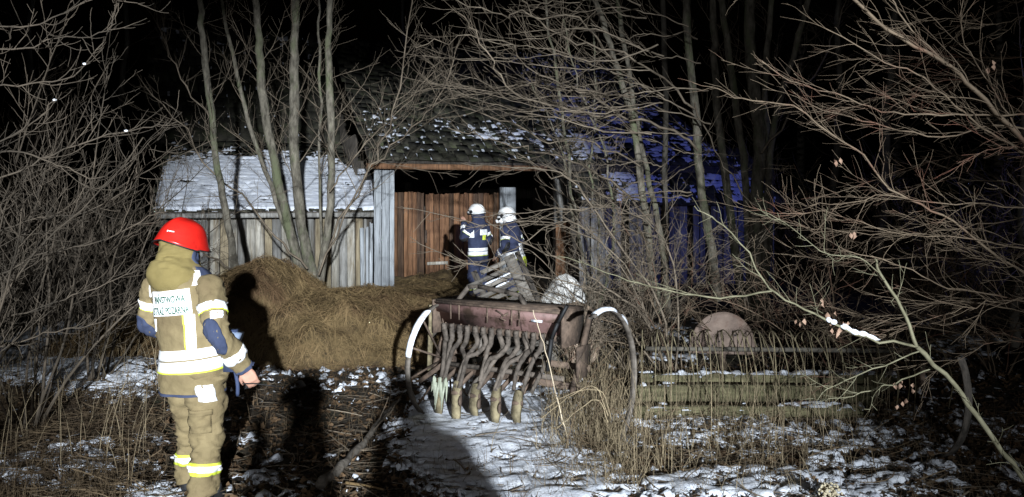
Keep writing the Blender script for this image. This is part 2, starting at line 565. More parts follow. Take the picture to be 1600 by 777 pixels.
xs, ys = np.arange(-6.2, -3.4, .05), np.arange(8.8, 10.7, .05)
X, Y = np.meshgrid(xs, ys, indexing='ij')
Hh = rem_h(X, Y)
link('mound', grid_mesh('mound', np.stack([X, Y, gz(X, Y) + np.where(Hh > .02, Hh, -.05)], -1), Hh > .02), M_HAY, old, True)
V, F = strands(2500, lambda rg, n: (rg.uniform(-5.7, -3.7, n), rg.uniform(9.0, 10.4, n)), .28, .003, .04, 1.2, 6, zfun=lambda x, y: gz(x, y) + np.maximum(rem_h(x, y), 0))
tag(link('straw', mesh_np('straw', V, F), M_STRAW, old), kind='stuff')

# ------------------------------------------------------------------ barn (turned 20 degrees, its gate corner at O)
BO, BA = np.array([-2.84, 15.8, 0.0]), R(20)
U_, V_ = np.array([math.cos(BA), math.sin(BA), 0]), np.array([-math.sin(BA), math.cos(BA), 0])


def bl(px, py, v):
    """barn-local (u, z) of the point seen at px,py on the vertical plane v"""
    k = (px - 800) / FPX
    A = BO + V_ * v
    u = (k * A[1] - A[0]) / (U_[0] - k * U_[1])
    Yw = A[1] + u * U_[1]
    return u, CAMZ - (py - HOR) / FPX * Yw


barn = thing('old_barn', 'large dilapidated wooden barn with mossy shingle roof and wide open gate bay', 'barn', BO, BA)
shed = thing('lean_to_shed', 'low plank shed with snow covered roof beside the barn gate', 'shed', BO, BA)

PLK = {}


def plank_mesh(w, h, d, jag, seed):
    rg = random.Random(seed)
    n = 3
    bot = [(-w / 2 + w * i / n, rg.uniform(0, jag)) for i in range(n + 1)]
    top = [(-w / 2 + w * i / n, h - rg.uniform(0, jag)) for i in range(n + 1)]
    V = []
    for y in (-d / 2, d / 2):
        for x, z in bot: V.append((x, y, z))
        for x, z in top: V.append((x, y, z))
    m = n + 1
    F = []
    for i in range(n):
        F.append([i, i + 1, m + i + 1, m + i])
        F.append([2 * m + i, 3 * m + i, 3 * m + i + 1, 2 * m + i + 1])
        F.append([m + i, m + i + 1, 3 * m + i + 1, 3 * m + i])
        F.append([i, 2 * m + i, 2 * m + i + 1, i + 1])
    F.append([0, m, 3 * m, 2 * m])
    F.append([n, 2 * m + n, 3 * m + n, m + n])
    return mesh_np('plank', V, np.array(F))


def planks(u0, u1, z0, z1, v, w, material, parent, seed, gap=.008, jag=.02, tilt=.012, skip=0.0, dv=.012, zj=.03, d=.028):
    rg = random.Random(seed)
    u = u0
    f0 = z0 if callable(z0) else (lambda u: z0)
    f1 = z1 if callable(z1) else (lambda u: z1)
    while u < u1 - .03:
        ww = min(w * rg.uniform(.8, 1.2), u1 - u)
        c = u + ww / 2
        if rg.random() >= skip:
            a, b = f0(c) - rg.uniform(0, zj), f1(c) - rg.uniform(0, zj)
            me = plank_mesh(ww - gap, b - a, d, jag, rg.random())
            o = link('plank', me, rg.choice(material) if isinstance(material, (list, tuple)) else material, parent)
            o.location = (c, v + rg.uniform(-dv, dv), a)
            o.rotation_euler = (rg.uniform(-.006, .006), rg.uniform(-tilt, tilt), 0)
        u += ww


def roof_shingles(u0, u1, v0, z0, v1, z1, w, row, nmax, parent, seed, shear=0.0, jag=.4):
    """rows of shingles from the eave up; the first nmax are objects, the rest one mesh"""
    rg = random.Random(seed)
    L = math.hypot(v1 - v0, z1 - z0)
    ang = math.atan2(z1 - z0, v1 - v0)
    rows = int(L / row)
    variants = []
    for q in range(8):
        mb = MB()
        ww = w * (.86 + .016 * q)
        le = row * 1.45
        th = .018 + .002 * (q % 3)
        V = [(-ww / 2, 0, 0), (ww / 2, rg.uniform(-.015, .015), 0), (ww / 2, le, 0), (-ww / 2, le, 0), (-ww / 2, 0, th), (ww / 2, rg.uniform(-.015, .015), th), (ww / 2, le, .006), (-ww / 2, le, .006)]
        mb.add(V, [[0, 3, 2, 1], [4, 5, 6, 7], [0, 1, 5, 4], [1, 2, 6, 5], [2, 3, 7, 6], [3, 0, 4, 7]])
        me = mb.mesh('shingle')
        me.materials.append(M_SHING)
        variants.append(me)
    rest = MB()
    cnt = 0
    for r in range(rows):
        s = r * row
        n = int((u1 - u0) / w)
        for i in range(n + 1):
            u = u0 + (i + .5 * (r % 2)) * w
            if u > u1: continue
            me = rg.choice(variants)
            loc = Vector((u, v0 + s * math.cos(ang), z0 + s * math.sin(ang) + .012))
            eul = (ang + R(3.0) + rg.uniform(-.05, .05), rg.uniform(-.05, .05), rg.uniform(-.08, .08))
            loc = loc + Vector((rg.uniform(-.03, .03), rg.uniform(-.03, .03) * math.cos(ang), rg.uniform(-.02, .012)))
            if cnt < nmax:
                o = link('shingle', me, None, parent)
                o.location, o.rotation_euler = loc, eul
                cnt += 1
            else:
                from mathutils import Euler
                M = Matrix.Translation(loc) @ Euler(eul).to_matrix().to_4x4()
                vs = [M @ v.co for v in me.vertices]
                rest.add([tuple(v) for v in vs], np.array([list(p.vertices) for p in me.polygons]))
    if rest.n:
        tag(rest.build('upper_shingles', M_SHING, parent), kind='stuff')


def slab(name, u0, u1, v0, z0, v1, z1, th, material, parent):
    V = [(u0, v0, z0), (u1, v0, z0), (u1, v1, z1), (u0, v1, z1), (u0, v0, z0 - th), (u1, v0, z0 - th), (u1, v1, z1 - th), (u0, v1, z1 - th)]
    return MB().add(V, [[0, 1, 2, 3], [7, 6, 5, 4], [0, 4, 5, 1], [1, 5, 6, 2], [2, 6, 7, 3], [3, 7, 4, 0]]).build(name, material, parent)


def roof_snow(u0, u1, v0, z0, v1, z1, amount, row, parent, seed, step=.035, thick=.035, lift=.035, rowk=.42):
    L = math.hypot(v1 - v0, z1 - z0)
    us, ss = np.arange(u0, u1, step), np.arange(0, L, step)
    Ug, S = np.meshgrid(us, ss, indexing='ij')
    ph = (S / row) % 1.0
    n1, n2 = fbm(Ug, S, 1.7, 3, seed), fbm(Ug, S * 1.6, 7, 3, seed + 1)
    h = amount(Ug, S / L) + .8 * (n1 - .5) + 1.15 * (n2 - .5) + .35 * (vn3(Ug * 25, S * 25, 0, seed + 7) - .5) - rowk * np.exp(-((ph - .04) / .10) ** 2) * (.35 + 1.1 * vn3(Ug * 1.7, np.floor(S / row), 0, seed + 4))
    t = S / L
    edge = np.minimum(np.minimum(Ug - u0, u1 - Ug), np.minimum(S, L - S))
    h = h - .4 * (edge < .05)
    vv, zz = v0 + (v1 - v0) * t, z0 + (z1 - z0) * t
    Z = zz + lift + np.where(h > 0, sstep(0, .25, h) * thick * (.5 + n2), -.035) - .010 * ph
    me = grid_mesh('roof_snow', np.stack([Ug, vv, Z], -1), h > 0)
    return tag(link('snow', me, M_SNOWR, parent, True), kind='stuff')


# shed: eave, roof, plank wall
SE = (-4.10, 0.30)
ez = 1.68
slab_o = slab('roof', SE[0], SE[1] - .02, -.02, ez, 4.0, 3.27, .05, M_DARKW, shed)
roof_shingles(SE[0] + .08, SE[1] - .05, -.08, ez - .01, 4.0, 3.27, .26, .255, 300, slab_o, 3)
roof_snow(SE[0] + .02, SE[1], -.06, ez, 4.0, 3.27, lambda u, t: .50 - .72 * sstep(.50, .95, t) - .30 * sstep(-.9, .2, u) * sstep(.25, .6, t) + 0.02 * u, .255, slab_o, 51, step=.03, rowk=.22)
MB().box((-1.95, -.035, ez - .075), (4.2, .05, .09)).build('eave_board', M_GREY, shed)
wallp = MB().box((-1.95, .44, .82), (4.0, .05, 1.62)).build('back_sheathing', M_DARKW, shed)
wl = thing('wall', None, None)
wl.parent = shed
u_l, _ = bl(296, 400, .3)
u_r, _ = bl(572, 400, .3)
planks(u_l, u_r, -.05, lambda u: 1.60 - .16 * max(0, (u - u_r + .5)), 0.3, .165, [M_PALE, M_PALE, M_GREY, M_WARM], wl, 12, gap=.014, skip=0.03)
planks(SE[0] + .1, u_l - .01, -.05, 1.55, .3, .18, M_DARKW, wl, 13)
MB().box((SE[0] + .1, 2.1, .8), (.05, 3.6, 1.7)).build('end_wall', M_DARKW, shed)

# blue-grey boards at the gate corner
gw = thing('gate_side_panel', None, None)
gw.parent = barn
ua, _ = bl(584, 300, -.12)
ub, _ = bl(616, 300, -.12)
planks(ua, ub, .02, 2.62, -.12, .135, M_BLUEG, gw, 22, gap=.010, jag=.02, tilt=.004, zj=.03)
uc, _ = bl(563, 400, -.06)
planks(uc, ua - .01, .02, lambda u: 1.32 + (u - uc) * .7, -.06, .085, M_BLUEG, gw, 23, gap=.02, jag=.05, tilt=.02, zj=.08)

# main roof
RV = (-.35, 2.70, 6.0, 6.35)
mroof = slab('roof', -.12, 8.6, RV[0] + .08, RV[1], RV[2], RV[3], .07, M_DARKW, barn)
roof_shingles(-.05, 4.6, RV[0], RV[1], RV[2], RV[3], .27, .30, 290, mroof, 8)
roof_shingles(4.75, 8.5, RV[0], RV[1], RV[2], RV[3], .27, .30, 0, mroof, 9)
roof_snow(-.05, 8.4, RV[0] + .05, RV[1], RV[2], RV[3], lambda u, t: -.10 - .22 * sstep(.22, .45, t) * sstep(5, 4, u) + .24 * np.exp(-((t - .17) / .07) ** 2) * sstep(1.6, 2.6, u) + .05 * np.exp(-((t - .07) / .06) ** 2) + .14 * sstep(4.1, 5.2, u) * sstep(.6, .3, t) - .25 * sstep(.25, .5, t) * sstep(5, 4, u), .30, mroof, 61, step=.04, thick=.05, rowk=.22)
uroof = slab('upper_roof', -4.6, -.13, 4.05, 3.30, RV[2], RV[3], .07, M_DARKW, barn)
roof_shingles(-4.55, -.2, 4.0, 3.30, RV[2], RV[3], .27, .30, 0, uroof, 19)
roof_snow(-4.5, -.2, 4.1, 3.34, RV[2], RV[3], lambda u, t: -.12 + .1 * sstep(.2, .0, t), .30, uroof, 63, step=.05, thick=.04, rowk=.2)
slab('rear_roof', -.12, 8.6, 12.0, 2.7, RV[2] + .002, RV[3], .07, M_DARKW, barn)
MB().box((1.75, RV[0] + .02, RV[1] - .115), (3.9, .045, .11)).build('eave_board', M_BROWN, barn)
MB().box((6.2, RV[0] + .02, RV[1] - .115), (4.8, .045, .10)).build('eave_board', M_DARKW, barn)
for q in range(9):
    MB().bar((.05 + q * .98, RV[0] + .12, RV[1] - .075), (.05 + q * .98, RV[2] - .1, RV[3] - .14), .09, .11).build('rafter', M_DARKW, barn)
# inside: back wall, left wall, floor stays ground
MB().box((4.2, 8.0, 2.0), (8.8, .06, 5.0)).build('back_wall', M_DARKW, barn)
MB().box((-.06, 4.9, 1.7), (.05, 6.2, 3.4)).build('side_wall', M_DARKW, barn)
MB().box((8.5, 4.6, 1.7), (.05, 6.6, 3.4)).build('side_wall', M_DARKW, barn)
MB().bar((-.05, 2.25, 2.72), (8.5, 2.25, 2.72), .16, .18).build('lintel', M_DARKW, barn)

# closed left leaf of the gate
DV = 2.10
door = thing('gate_leaf', None, None)
door.parent = barn
d0, dz1 = bl(615, 299, DV)
dm, _ = bl(664, 299, DV)
d1, _ = bl(783, 299, DV)
_, dz0 = bl(640, 430, DV)
planks(d0, dm - .015, dz0 - .1, dz1, DV, .12, [M_BROWN, M_BROWN, M_BROWND], door, 31, gap=.009, tilt=.004, zj=.03)
planks(dm + .015, d1, dz0 - .1, dz1 - .02, DV + .02, .125, [M_BROWN, M_BROWND, M_BROWN], door, 32, gap=.009, tilt=.004, zj=.04)
for a, b in ((d0, dm - .02), (dm + .02, d1)):
    for z in (dz0 + .30, dz1 - .28):
        MB().box(((a + b) / 2, DV + .055, z), (b - a, .04, .12)).build('ledge', M_BROWN, door)
bz = dz0 + .26
MB().bar((dm + .04, DV - .03, bz), (dm + .55, DV - .03, bz + .01), .03, .07).build('cross_board', M_PALE, door)
MB().box((dm + .02, DV - .012, dz0 + .9), (.05, .012, .30)).build('hinge_strap', M_RUST, door)
for px0, px1, py, vv, m, nm in ((781, 804, 293, 1.95, M_BLUEG, 'post'), (866, 884, 275, .62, M_GREY, 'post'), (607, 615, 262, 1.90, M_GREY, 'post')):
    a, z = bl(px0, py, vv)
    b, _ = bl(px1, py, vv)
    MB().box(((a + b) / 2, vv, z / 2 - .02), (b - a, .16, z + .04)).build(nm, m, barn)
a, z = bl(888, 300, .60)
MB().bar((a + .1, .60, .1), (a - .02, .60, z + .35), .13, .10, up=(0, 1, 0)).build('leaning_board', M_BLUEG, barn)
# right leaf, standing open, brown below
leaf = thing('gate_leaf', None, None)
leaf.parent = barn
a, z = bl(868, 345, .15)
b, _ = bl(914, 345, .15)
planks(a, b, .05, z, .15, .14, M_BROWN, leaf, 35, gap=.01, tilt=.01, zj=.05)
# right wall
rw = thing('wall', None, None)
rw.parent = barn
a, _ = bl(918, 365, .55)
planks(a, 8.45, .02, 2.55, .62, .19, M_GREY, rw, 41, gap=.022, tilt=.012, skip=.10, zj=.12)
# annex roof on the right: steep, sagging, snow covered
annex = thing('side_annex', 'low sagging snowy annex roof leaning on the barn, lit blue behind the trees', 'annex', BO, BA)
ax0, _ = bl(905, 300, -1.0)
ax1, _ = bl(1150, 300, -1.0)
_, az = bl(1000, 318, -1.0)
aroof = slab('roof', ax0, ax1 + 1.3, -1.0, az, .45, az + 1.35, .05, M_DARKW, annex)
roof_shingles(ax0 + .1, ax1 + 1.2, -1.05, az - .02, .45, az + 1.35, .25, .24, 300, aroof, 17)
roof_snow(ax0 + .02, ax1 + 1.25, -1.04, az, .45, az + 1.35, lambda u, t: .04 + .22 * np.sin(u * 2.4 + t * 1.3) - .1 * t, .24, aroof, 71, step=.035, rowk=.3)
aw = thing('wall', None, None)
aw.parent = annex
planks(ax0 + .08, ax1 + 1.2, -.05, az - .04, -.80, .17, M_GREY, aw, 43, gap=.02, tilt=.01, skip=.12)
MB().box(((ax0 + ax1) / 2 + .6, -.45, (az) / 2), (ax1 - ax0 + 1.1, .04, az - .05)).build('back_sheathing', M_DARKW, annex)


# ------------------------------------------------------------------ people
class Loft:
    def __init__(self, keys, ref=(1, 0, 0), fold=.006, ff=(2.2, 5.0), seed=0, crease=1.1):
        self.crease = crease
        """keys: (t, centre, r1, r2)"""
        self.T = np.array([k[0] for k in keys], float)
        self.C = np.array([k[1] for k in keys], float)
        self.R1 = np.array([k[2] for k in keys], float)
        self.R2 = np.array([k[3] for k in keys], float)
        self.ref, self.fold, self.ff, self.seed = np.array(ref, float), fold, ff, seed
        s = np.linspace(0, len(keys) - 1, 161)
        self.d = np.linspace(0, 1, 161)
        cc = catmull(np.column_stack([self.T, self.C, self.R1, self.R2]), 161)
        self.tt, self.cc = np.maximum.accumulate(cc[:, 0]), cc[:, 1:]

    def frame(self, t):
        X = np.stack([np.interp(t, self.tt, self.cc[:, q]) for q in range(5)], -1)
        e = .02
        a = np.stack([np.interp(t - e, self.tt, self.cc[:, q]) for q in range(3)], -1)
        b = np.stack([np.interp(t + e, self.tt, self.cc[:, q]) for q in range(3)], -1)
        tan = b - a
        tan /= np.linalg.norm(tan, axis=-1, keepdims=True) + 1e-9
        e1 = self.ref - (tan @ self.ref)[..., None] * tan
        e1 /= np.linalg.norm(e1, axis=-1, keepdims=True) + 1e-9
        e2 = np.cross(tan, e1)
        return X, e1, e2

    def surf(self, th, t, off=0.0):
        th, t = np.broadcast_arrays(np.asarray(th, float), np.asarray(t, float))
        X, e1, e2 = self.frame(t)
        c, s = np.cos(th), np.sin(th)
        d = self.fold * 2 * (vn3(c * self.ff[0] + 5, s * self.ff[0], t * self.ff[1], self.seed) - .5)
        d = d + self.fold * 1.2 * (vn3(c * self.ff[0] * 2.2, s * self.ff[0] * 2.2 + 9, t * self.ff[1] * 3.4, self.seed + 5) - .5)
        rg_ = 1 - np.abs(2 * vn3(c * self.ff[0] * 1.4 + t * 2.5, s * self.ff[0] * 1.4 + 3, t * self.ff[1] * 1.8, self.seed + 9) - 1)
        d = d - self.fold * self.crease * np.clip(rg_, 0, 1) ** 5
        r1, r2 = X[..., 3] + off + d, X[..., 4] + off + d
        return X[..., :3] + (r1 * c)[..., None] * e1 + (r2 * s)[..., None] * e2

    def mesh_into(self, mb, nt=40, na=36, off=0.0, t0=None, t1=None, cap=True):
        t0 = self.T[0] if t0 is None else t0
        t1 = self.T[-1] if t1 is None else t1
        a = np.arange(na) * 2 * np.pi / na
        t = np.linspace(t0, t1, nt)
        P = self.surf(a[None, :], t[:, None], off)
        i = np.arange(nt - 1)[:, None] * na
        j = np.arange(na)[None, :]
        j2 = (j + 1) % na
        F = [np.stack([i + j, i + j2, i + na + j2, i + na + j], -1).reshape(-1, 4)]
        V = P.reshape(-1, 3)
        if cap:
            c0, c1 = P[0].mean(0), P[-1].mean(0)
            V = np.vstack([V, c0, c1])
            k = nt * na
            jj = np.arange(na)
            F.append(np.stack([np.full(na, k), (jj + 1) % na, jj], -1))
            b = (nt - 1) * na
            F.append(np.stack([np.full(na, k + 1), b + jj, b + (jj + 1) % na], -1))
        mb.add(V, F)
        return mb

    def band_into(self, mb, t0, t1, off=.004, na=48, nt=5):
        """a tape right round"""
        a = np.arange(na) * 2 * np.pi / na
        t = np.concatenate([[t0], np.linspace(t0, t1, nt), [t1]])
        o = np.array([-.004] + [off] * nt + [-.004])
        P = self.surf(a[None, :], t[:, None], o[:, None])
        n = len(t)
        i = np.arange(n - 1)[:, None] * na
        j = np.arange(na)[None, :]
        j2 = (j + 1) % na
        mb.add(P.reshape(-1, 3), np.stack([i + j, i + j2, i + na + j2, i + na + j], -1).reshape(-1, 4))
        return mb

    def patch_into(self, mb, th0, th1, t0, t1, off=.004, n=12, rnd=False, skew=0.0):
        u = np.concatenate([[0], np.linspace(0, 1, n), [1]])
        e = np.array([1] + [0] * n + [1])
        Ug, Vg = np.meshgrid(u, u, indexing='ij')
        E = np.maximum(e[:, None], e[None, :])
        O = np.where(E > 0, -.004, off)
        if rnd:
            x, y = 2 * Ug - 1, 2 * Vg - 1
            Ug, Vg = (x * np.sqrt(1 - y * y / 2) + 1) / 2, (y * np.sqrt(1 - x * x / 2) + 1) / 2
        P = self.surf(th0 + (th1 - th0) * Ug + skew * (Vg - .5), t0 + (t1 - t0) * Vg, O)
        a = len(u)
        i = np.arange(a - 1)[:, None] * a
        j = np.arange(a - 1)[None, :]
        mb.add(P.reshape(-1, 3), np.stack([i + j, i + a + j, i + a + j + 1, i + j + 1], -1).reshape(-1, 4))
        return mb


def remesh(mb, voxel, name):
    me = mb.mesh(name)
    o = bpy.data.objects.new(name, me)
    COL.objects.link(o)
    m = o.modifiers.new('r', 'REMESH')
    m.mode, m.voxel_size = 'VOXEL', voxel
    s = o.modifiers.new('s', 'SMOOTH')
    s.iterations, s.factor = 3, .5
    dg = bpy.context.evaluated_depsgraph_get()
    out = bpy.data.meshes.new_from_object(o.evaluated_get(dg))
    bpy.data.objects.remove(o)
    out.name = name
    return out


def ellipsoid(mb, c, r, n=14, M=None):
    th, ph = np.arange(n) * 2 * np.pi / n, np.linspace(-np.pi / 2, np.pi / 2, n // 2 + 1)
    P = np.stack([np.cos(ph)[:, None] * np.cos(th)[None, :], np.cos(ph)[:, None] * np.sin(th)[None, :], np.sin(ph)[:, None] * np.ones(n)[None, :]], -1) * np.array(r)
    if M is not None:
        P = P @ np.array(M.to_3x3()).T
    P = P + np.array(c)
    a, b = P.shape[:2]
    i = np.arange(a - 1)[:, None] * b
    j = np.arange(b)[None, :]
    F = np.stack([i + j, i + (j + 1) % b, i + b + (j + 1) % b, i + b + j], -1).reshape(-1, 4)
    mb.add(P.reshape(-1, 3), F)
    return mb


def nrm(v):
    v = np.array(v, float)
    return v / (np.linalg.norm(v) + 1e-9)


def hand_into(mb, w, d, pn, side, curl=.5):
    """wrist w, direction d of the hand, palm normal pn (the way fingers curl), thumb towards side"""
    w, d = np.array(w, float), nrm(d)
    pn = nrm(np.array(pn) - np.dot(pn, d) * d)
    s = nrm(np.cross(d, pn)) * side
    # palm: a flattened block of tubes side by side
    for q in (-.030, -.010, .010, .030):
        mb.tube([w + s * q * .6, w + d * .045 + s * q, w + d * .095 + s * q], [.017, .0175, .0145], 8)
    for q, L in ((-.033, .062), (-.011, .078), (.012, .085), (.034, .076)):
        p = w + d * .088 + s * q
        pts, dirv = [p], d
        for k, f in enumerate((.45, .32, .23)):
            a = curl * (1.0 + .5 * k)
            dirv = nrm(dirv * math.cos(a) + pn * math.sin(a) * 1.0)
            pts.append(pts[-1] + dirv * L * f)
        mb.tube(pts, [.0098, .0092, .0085, .0068], 8)
    p = w + d * .025 + s * .036
    d1 = nrm(d * .7 + s * .65 + pn * .35)
    d2 = nrm(d * .95 + s * .1 + pn * .45)
    mb.tube([p, p + d1 * .038, p + d1 * .038 + d2 * .035, p + d1 * .038 + d2 * .058], [.014, .0115, .010, .0075], 8)


def text_mesh(s, size=1.0):
    c = bpy.data.curves.new('t', 'FONT')
    c.body = s
    c.size = size
    c.align_x, c.align_y = 'CENTER', 'CENTER'
    c.offset = .022
    o = bpy.data.objects.new('t', c)
    COL.objects.link(o)
    dg = bpy.context.evaluated_depsgraph_get()
    me = bpy.data.meshes.new_from_object(o.evaluated_get(dg))
    bpy.data.objects.remove(o)
    bm = bmesh.new()
    bm.from_mesh(me)
    bmesh.ops.triangulate(bm, faces=bm.faces[:])
    V = np.array([v.co[:] for v in bm.verts])
    F = np.array([[v.index for v in f.verts] for f in bm.faces])
    bm.free()
    return V, F


def helmet(parent, hc, tilt, style, roll=0.0):
    """hc: centre of the head's rim plane"""
    piv = thing('helmet', None, None)
    piv.parent = parent
    piv.location = hc
    piv.rotation_euler = (tilt, roll, 0)
    n, m = 44, 20
    th = np.arange(n) * 2 * np.pi / n
    ph = np.linspace(0, np.pi / 2, m)
    red = style == 'red'
    pts = []
    for i, p in enumerate(ph):
        z = math.sin(p)
        rr = math.cos(p) ** (.62 if red else .7)
        row = []
        for a in th:
            cx, cy = math.cos(a), math.sin(a)
            fl = (1 - z) ** 4
            R1, R2 = .142 + .020 * fl, .165 + (.034 if cy > 0 else .018) * fl
            low = -.028 * (1 - z) * (abs(cx) ** 1.5) + (.004 if cy < 0 else .012) * (1 - z)
            ridge = .012 * math.exp(-(cx * rr / .16) ** 2) * (.3 + .7 * z) if red else .006 * math.exp(-(cx * rr / .3) ** 2) * z
            row.append((R1 * rr * cx, R2 * rr * cy, .168 * z + low + ridge))
        pts.append(row)
    P = np.array(pts)
    inner = P[0] * np.array([.93, .93, 1]) + np.array([0, 0, .004])
    inner2 = P[3] * np.array([.9, .9, 1])
    Q = np.concatenate([inner2[None], inner[None], P], 0)
    a, b = Q.shape[:2]
    i = np.arange(a - 1)[:, None] * b
    j = np.arange(b)[None, :]
    F = np.stack([i + j, i + (j + 1) % b, i + b + (j + 1) % b, i + b + j], -1).reshape(-1, 4)
    link('shell', mesh_np('shell', Q.reshape(-1, 3), F), M_REDH if red else M_WHH, piv, True)
    # dark edge trim
    tr = P[0] * np.array([1.004, 1.004, 1]) + np.array([0, 0, -.001])
    MB().tube(np.vstack([tr, tr[:1]]), .0045, 6, cap=False).build('edge_trim', M_BLACK, piv, True)
    if red:
        # small white maker's marks on the rear of the shell
        for du, w, hh in ((-.022, .006, .010), (-.004, .012, .005), (.010, .010, .005), (.022, .007, .005)):
            a0 = -math.pi / 2 + .28 + du / .16
            p0 = .42
            c = np.array([.142 * math.cos(p0) ** .62 * math.cos(a0), .165 * math.cos(p0) ** .62 * math.sin(a0), .168 * math.sin(p0)])
            nn = nrm([c[0] / .142 ** 2, c[1] / .165 ** 2, c[2] / .2 ** 2])
            s = nrm(np.cross([0, 0, 1], nn))
            up = np.cross(nn, s)
            c = c + nn * .0075
            MB().add([c - s * w / 2 - up * hh / 2, c + s * w / 2 - up * hh / 2, c + s * w / 2 + up * hh / 2, c - s * w / 2 + up * hh / 2,
                      c - nn * .012 - s * w / 2 - up * hh / 2, c - nn * .012 + s * w / 2 - up * hh / 2, c - nn * .012 + s * w / 2 + up * hh / 2, c - nn * .012 - s * w / 2 + up * hh / 2],
                     [[0, 1, 2, 3], [0, 4, 5, 1], [1, 5, 6, 2], [2, 6, 7, 3], [3, 7, 4, 0]]).build('emblem', M_WHH, piv)
    else:
        for s in (-1, 1):
            mb = MB()
            ellipsoid(mb, (s * .148, .03, .015), (.016, .038, .038), 14)
            mb.build('side_disc', M_BLACK, piv, True)
        mb = MB()
        a = np.linspace(R(25), R(155), 18)
        vis = np.stack([np.stack([.150 * np.cos(a), .186 * np.sin(a), np.full(18, z)], -1) for z in (-.045, .0, .05)], 0)
        vis[2] *= np.array([.96, .94, 1])
        vi = vis * np.array([.97, .97, 1])
        Q = np.concatenate([vis, vi[::-1], vis[:1]], 0)
        a_, b_ = Q.shape[:2]
        i = np.arange(a_ - 1)[:, None] * b_
        j = np.arange(b_ - 1)[None, :]
        mb.add(Q.reshape(-1, 3), np.stack([i + j, i + j + 1, i + b_ + j + 1, i + b_ + j], -1).reshape(-1, 4))
        mb.build('visor', M_BLACK, piv, True)
        # neck curtain of the helmet
        mb = MB()
        L = Loft([(0, (0, -.015, .0), .128, .135), (.5, (0, -.03, -.06), .118, .125), (1, (0, -.035, -.12), .125, .125)], fold=.006)
        L.mesh_into(mb, 10, 30, cap=False)
        mb.build('neck_curtain', M_WHH if style == 'masked' else M_NAVY, piv, True)
    return piv


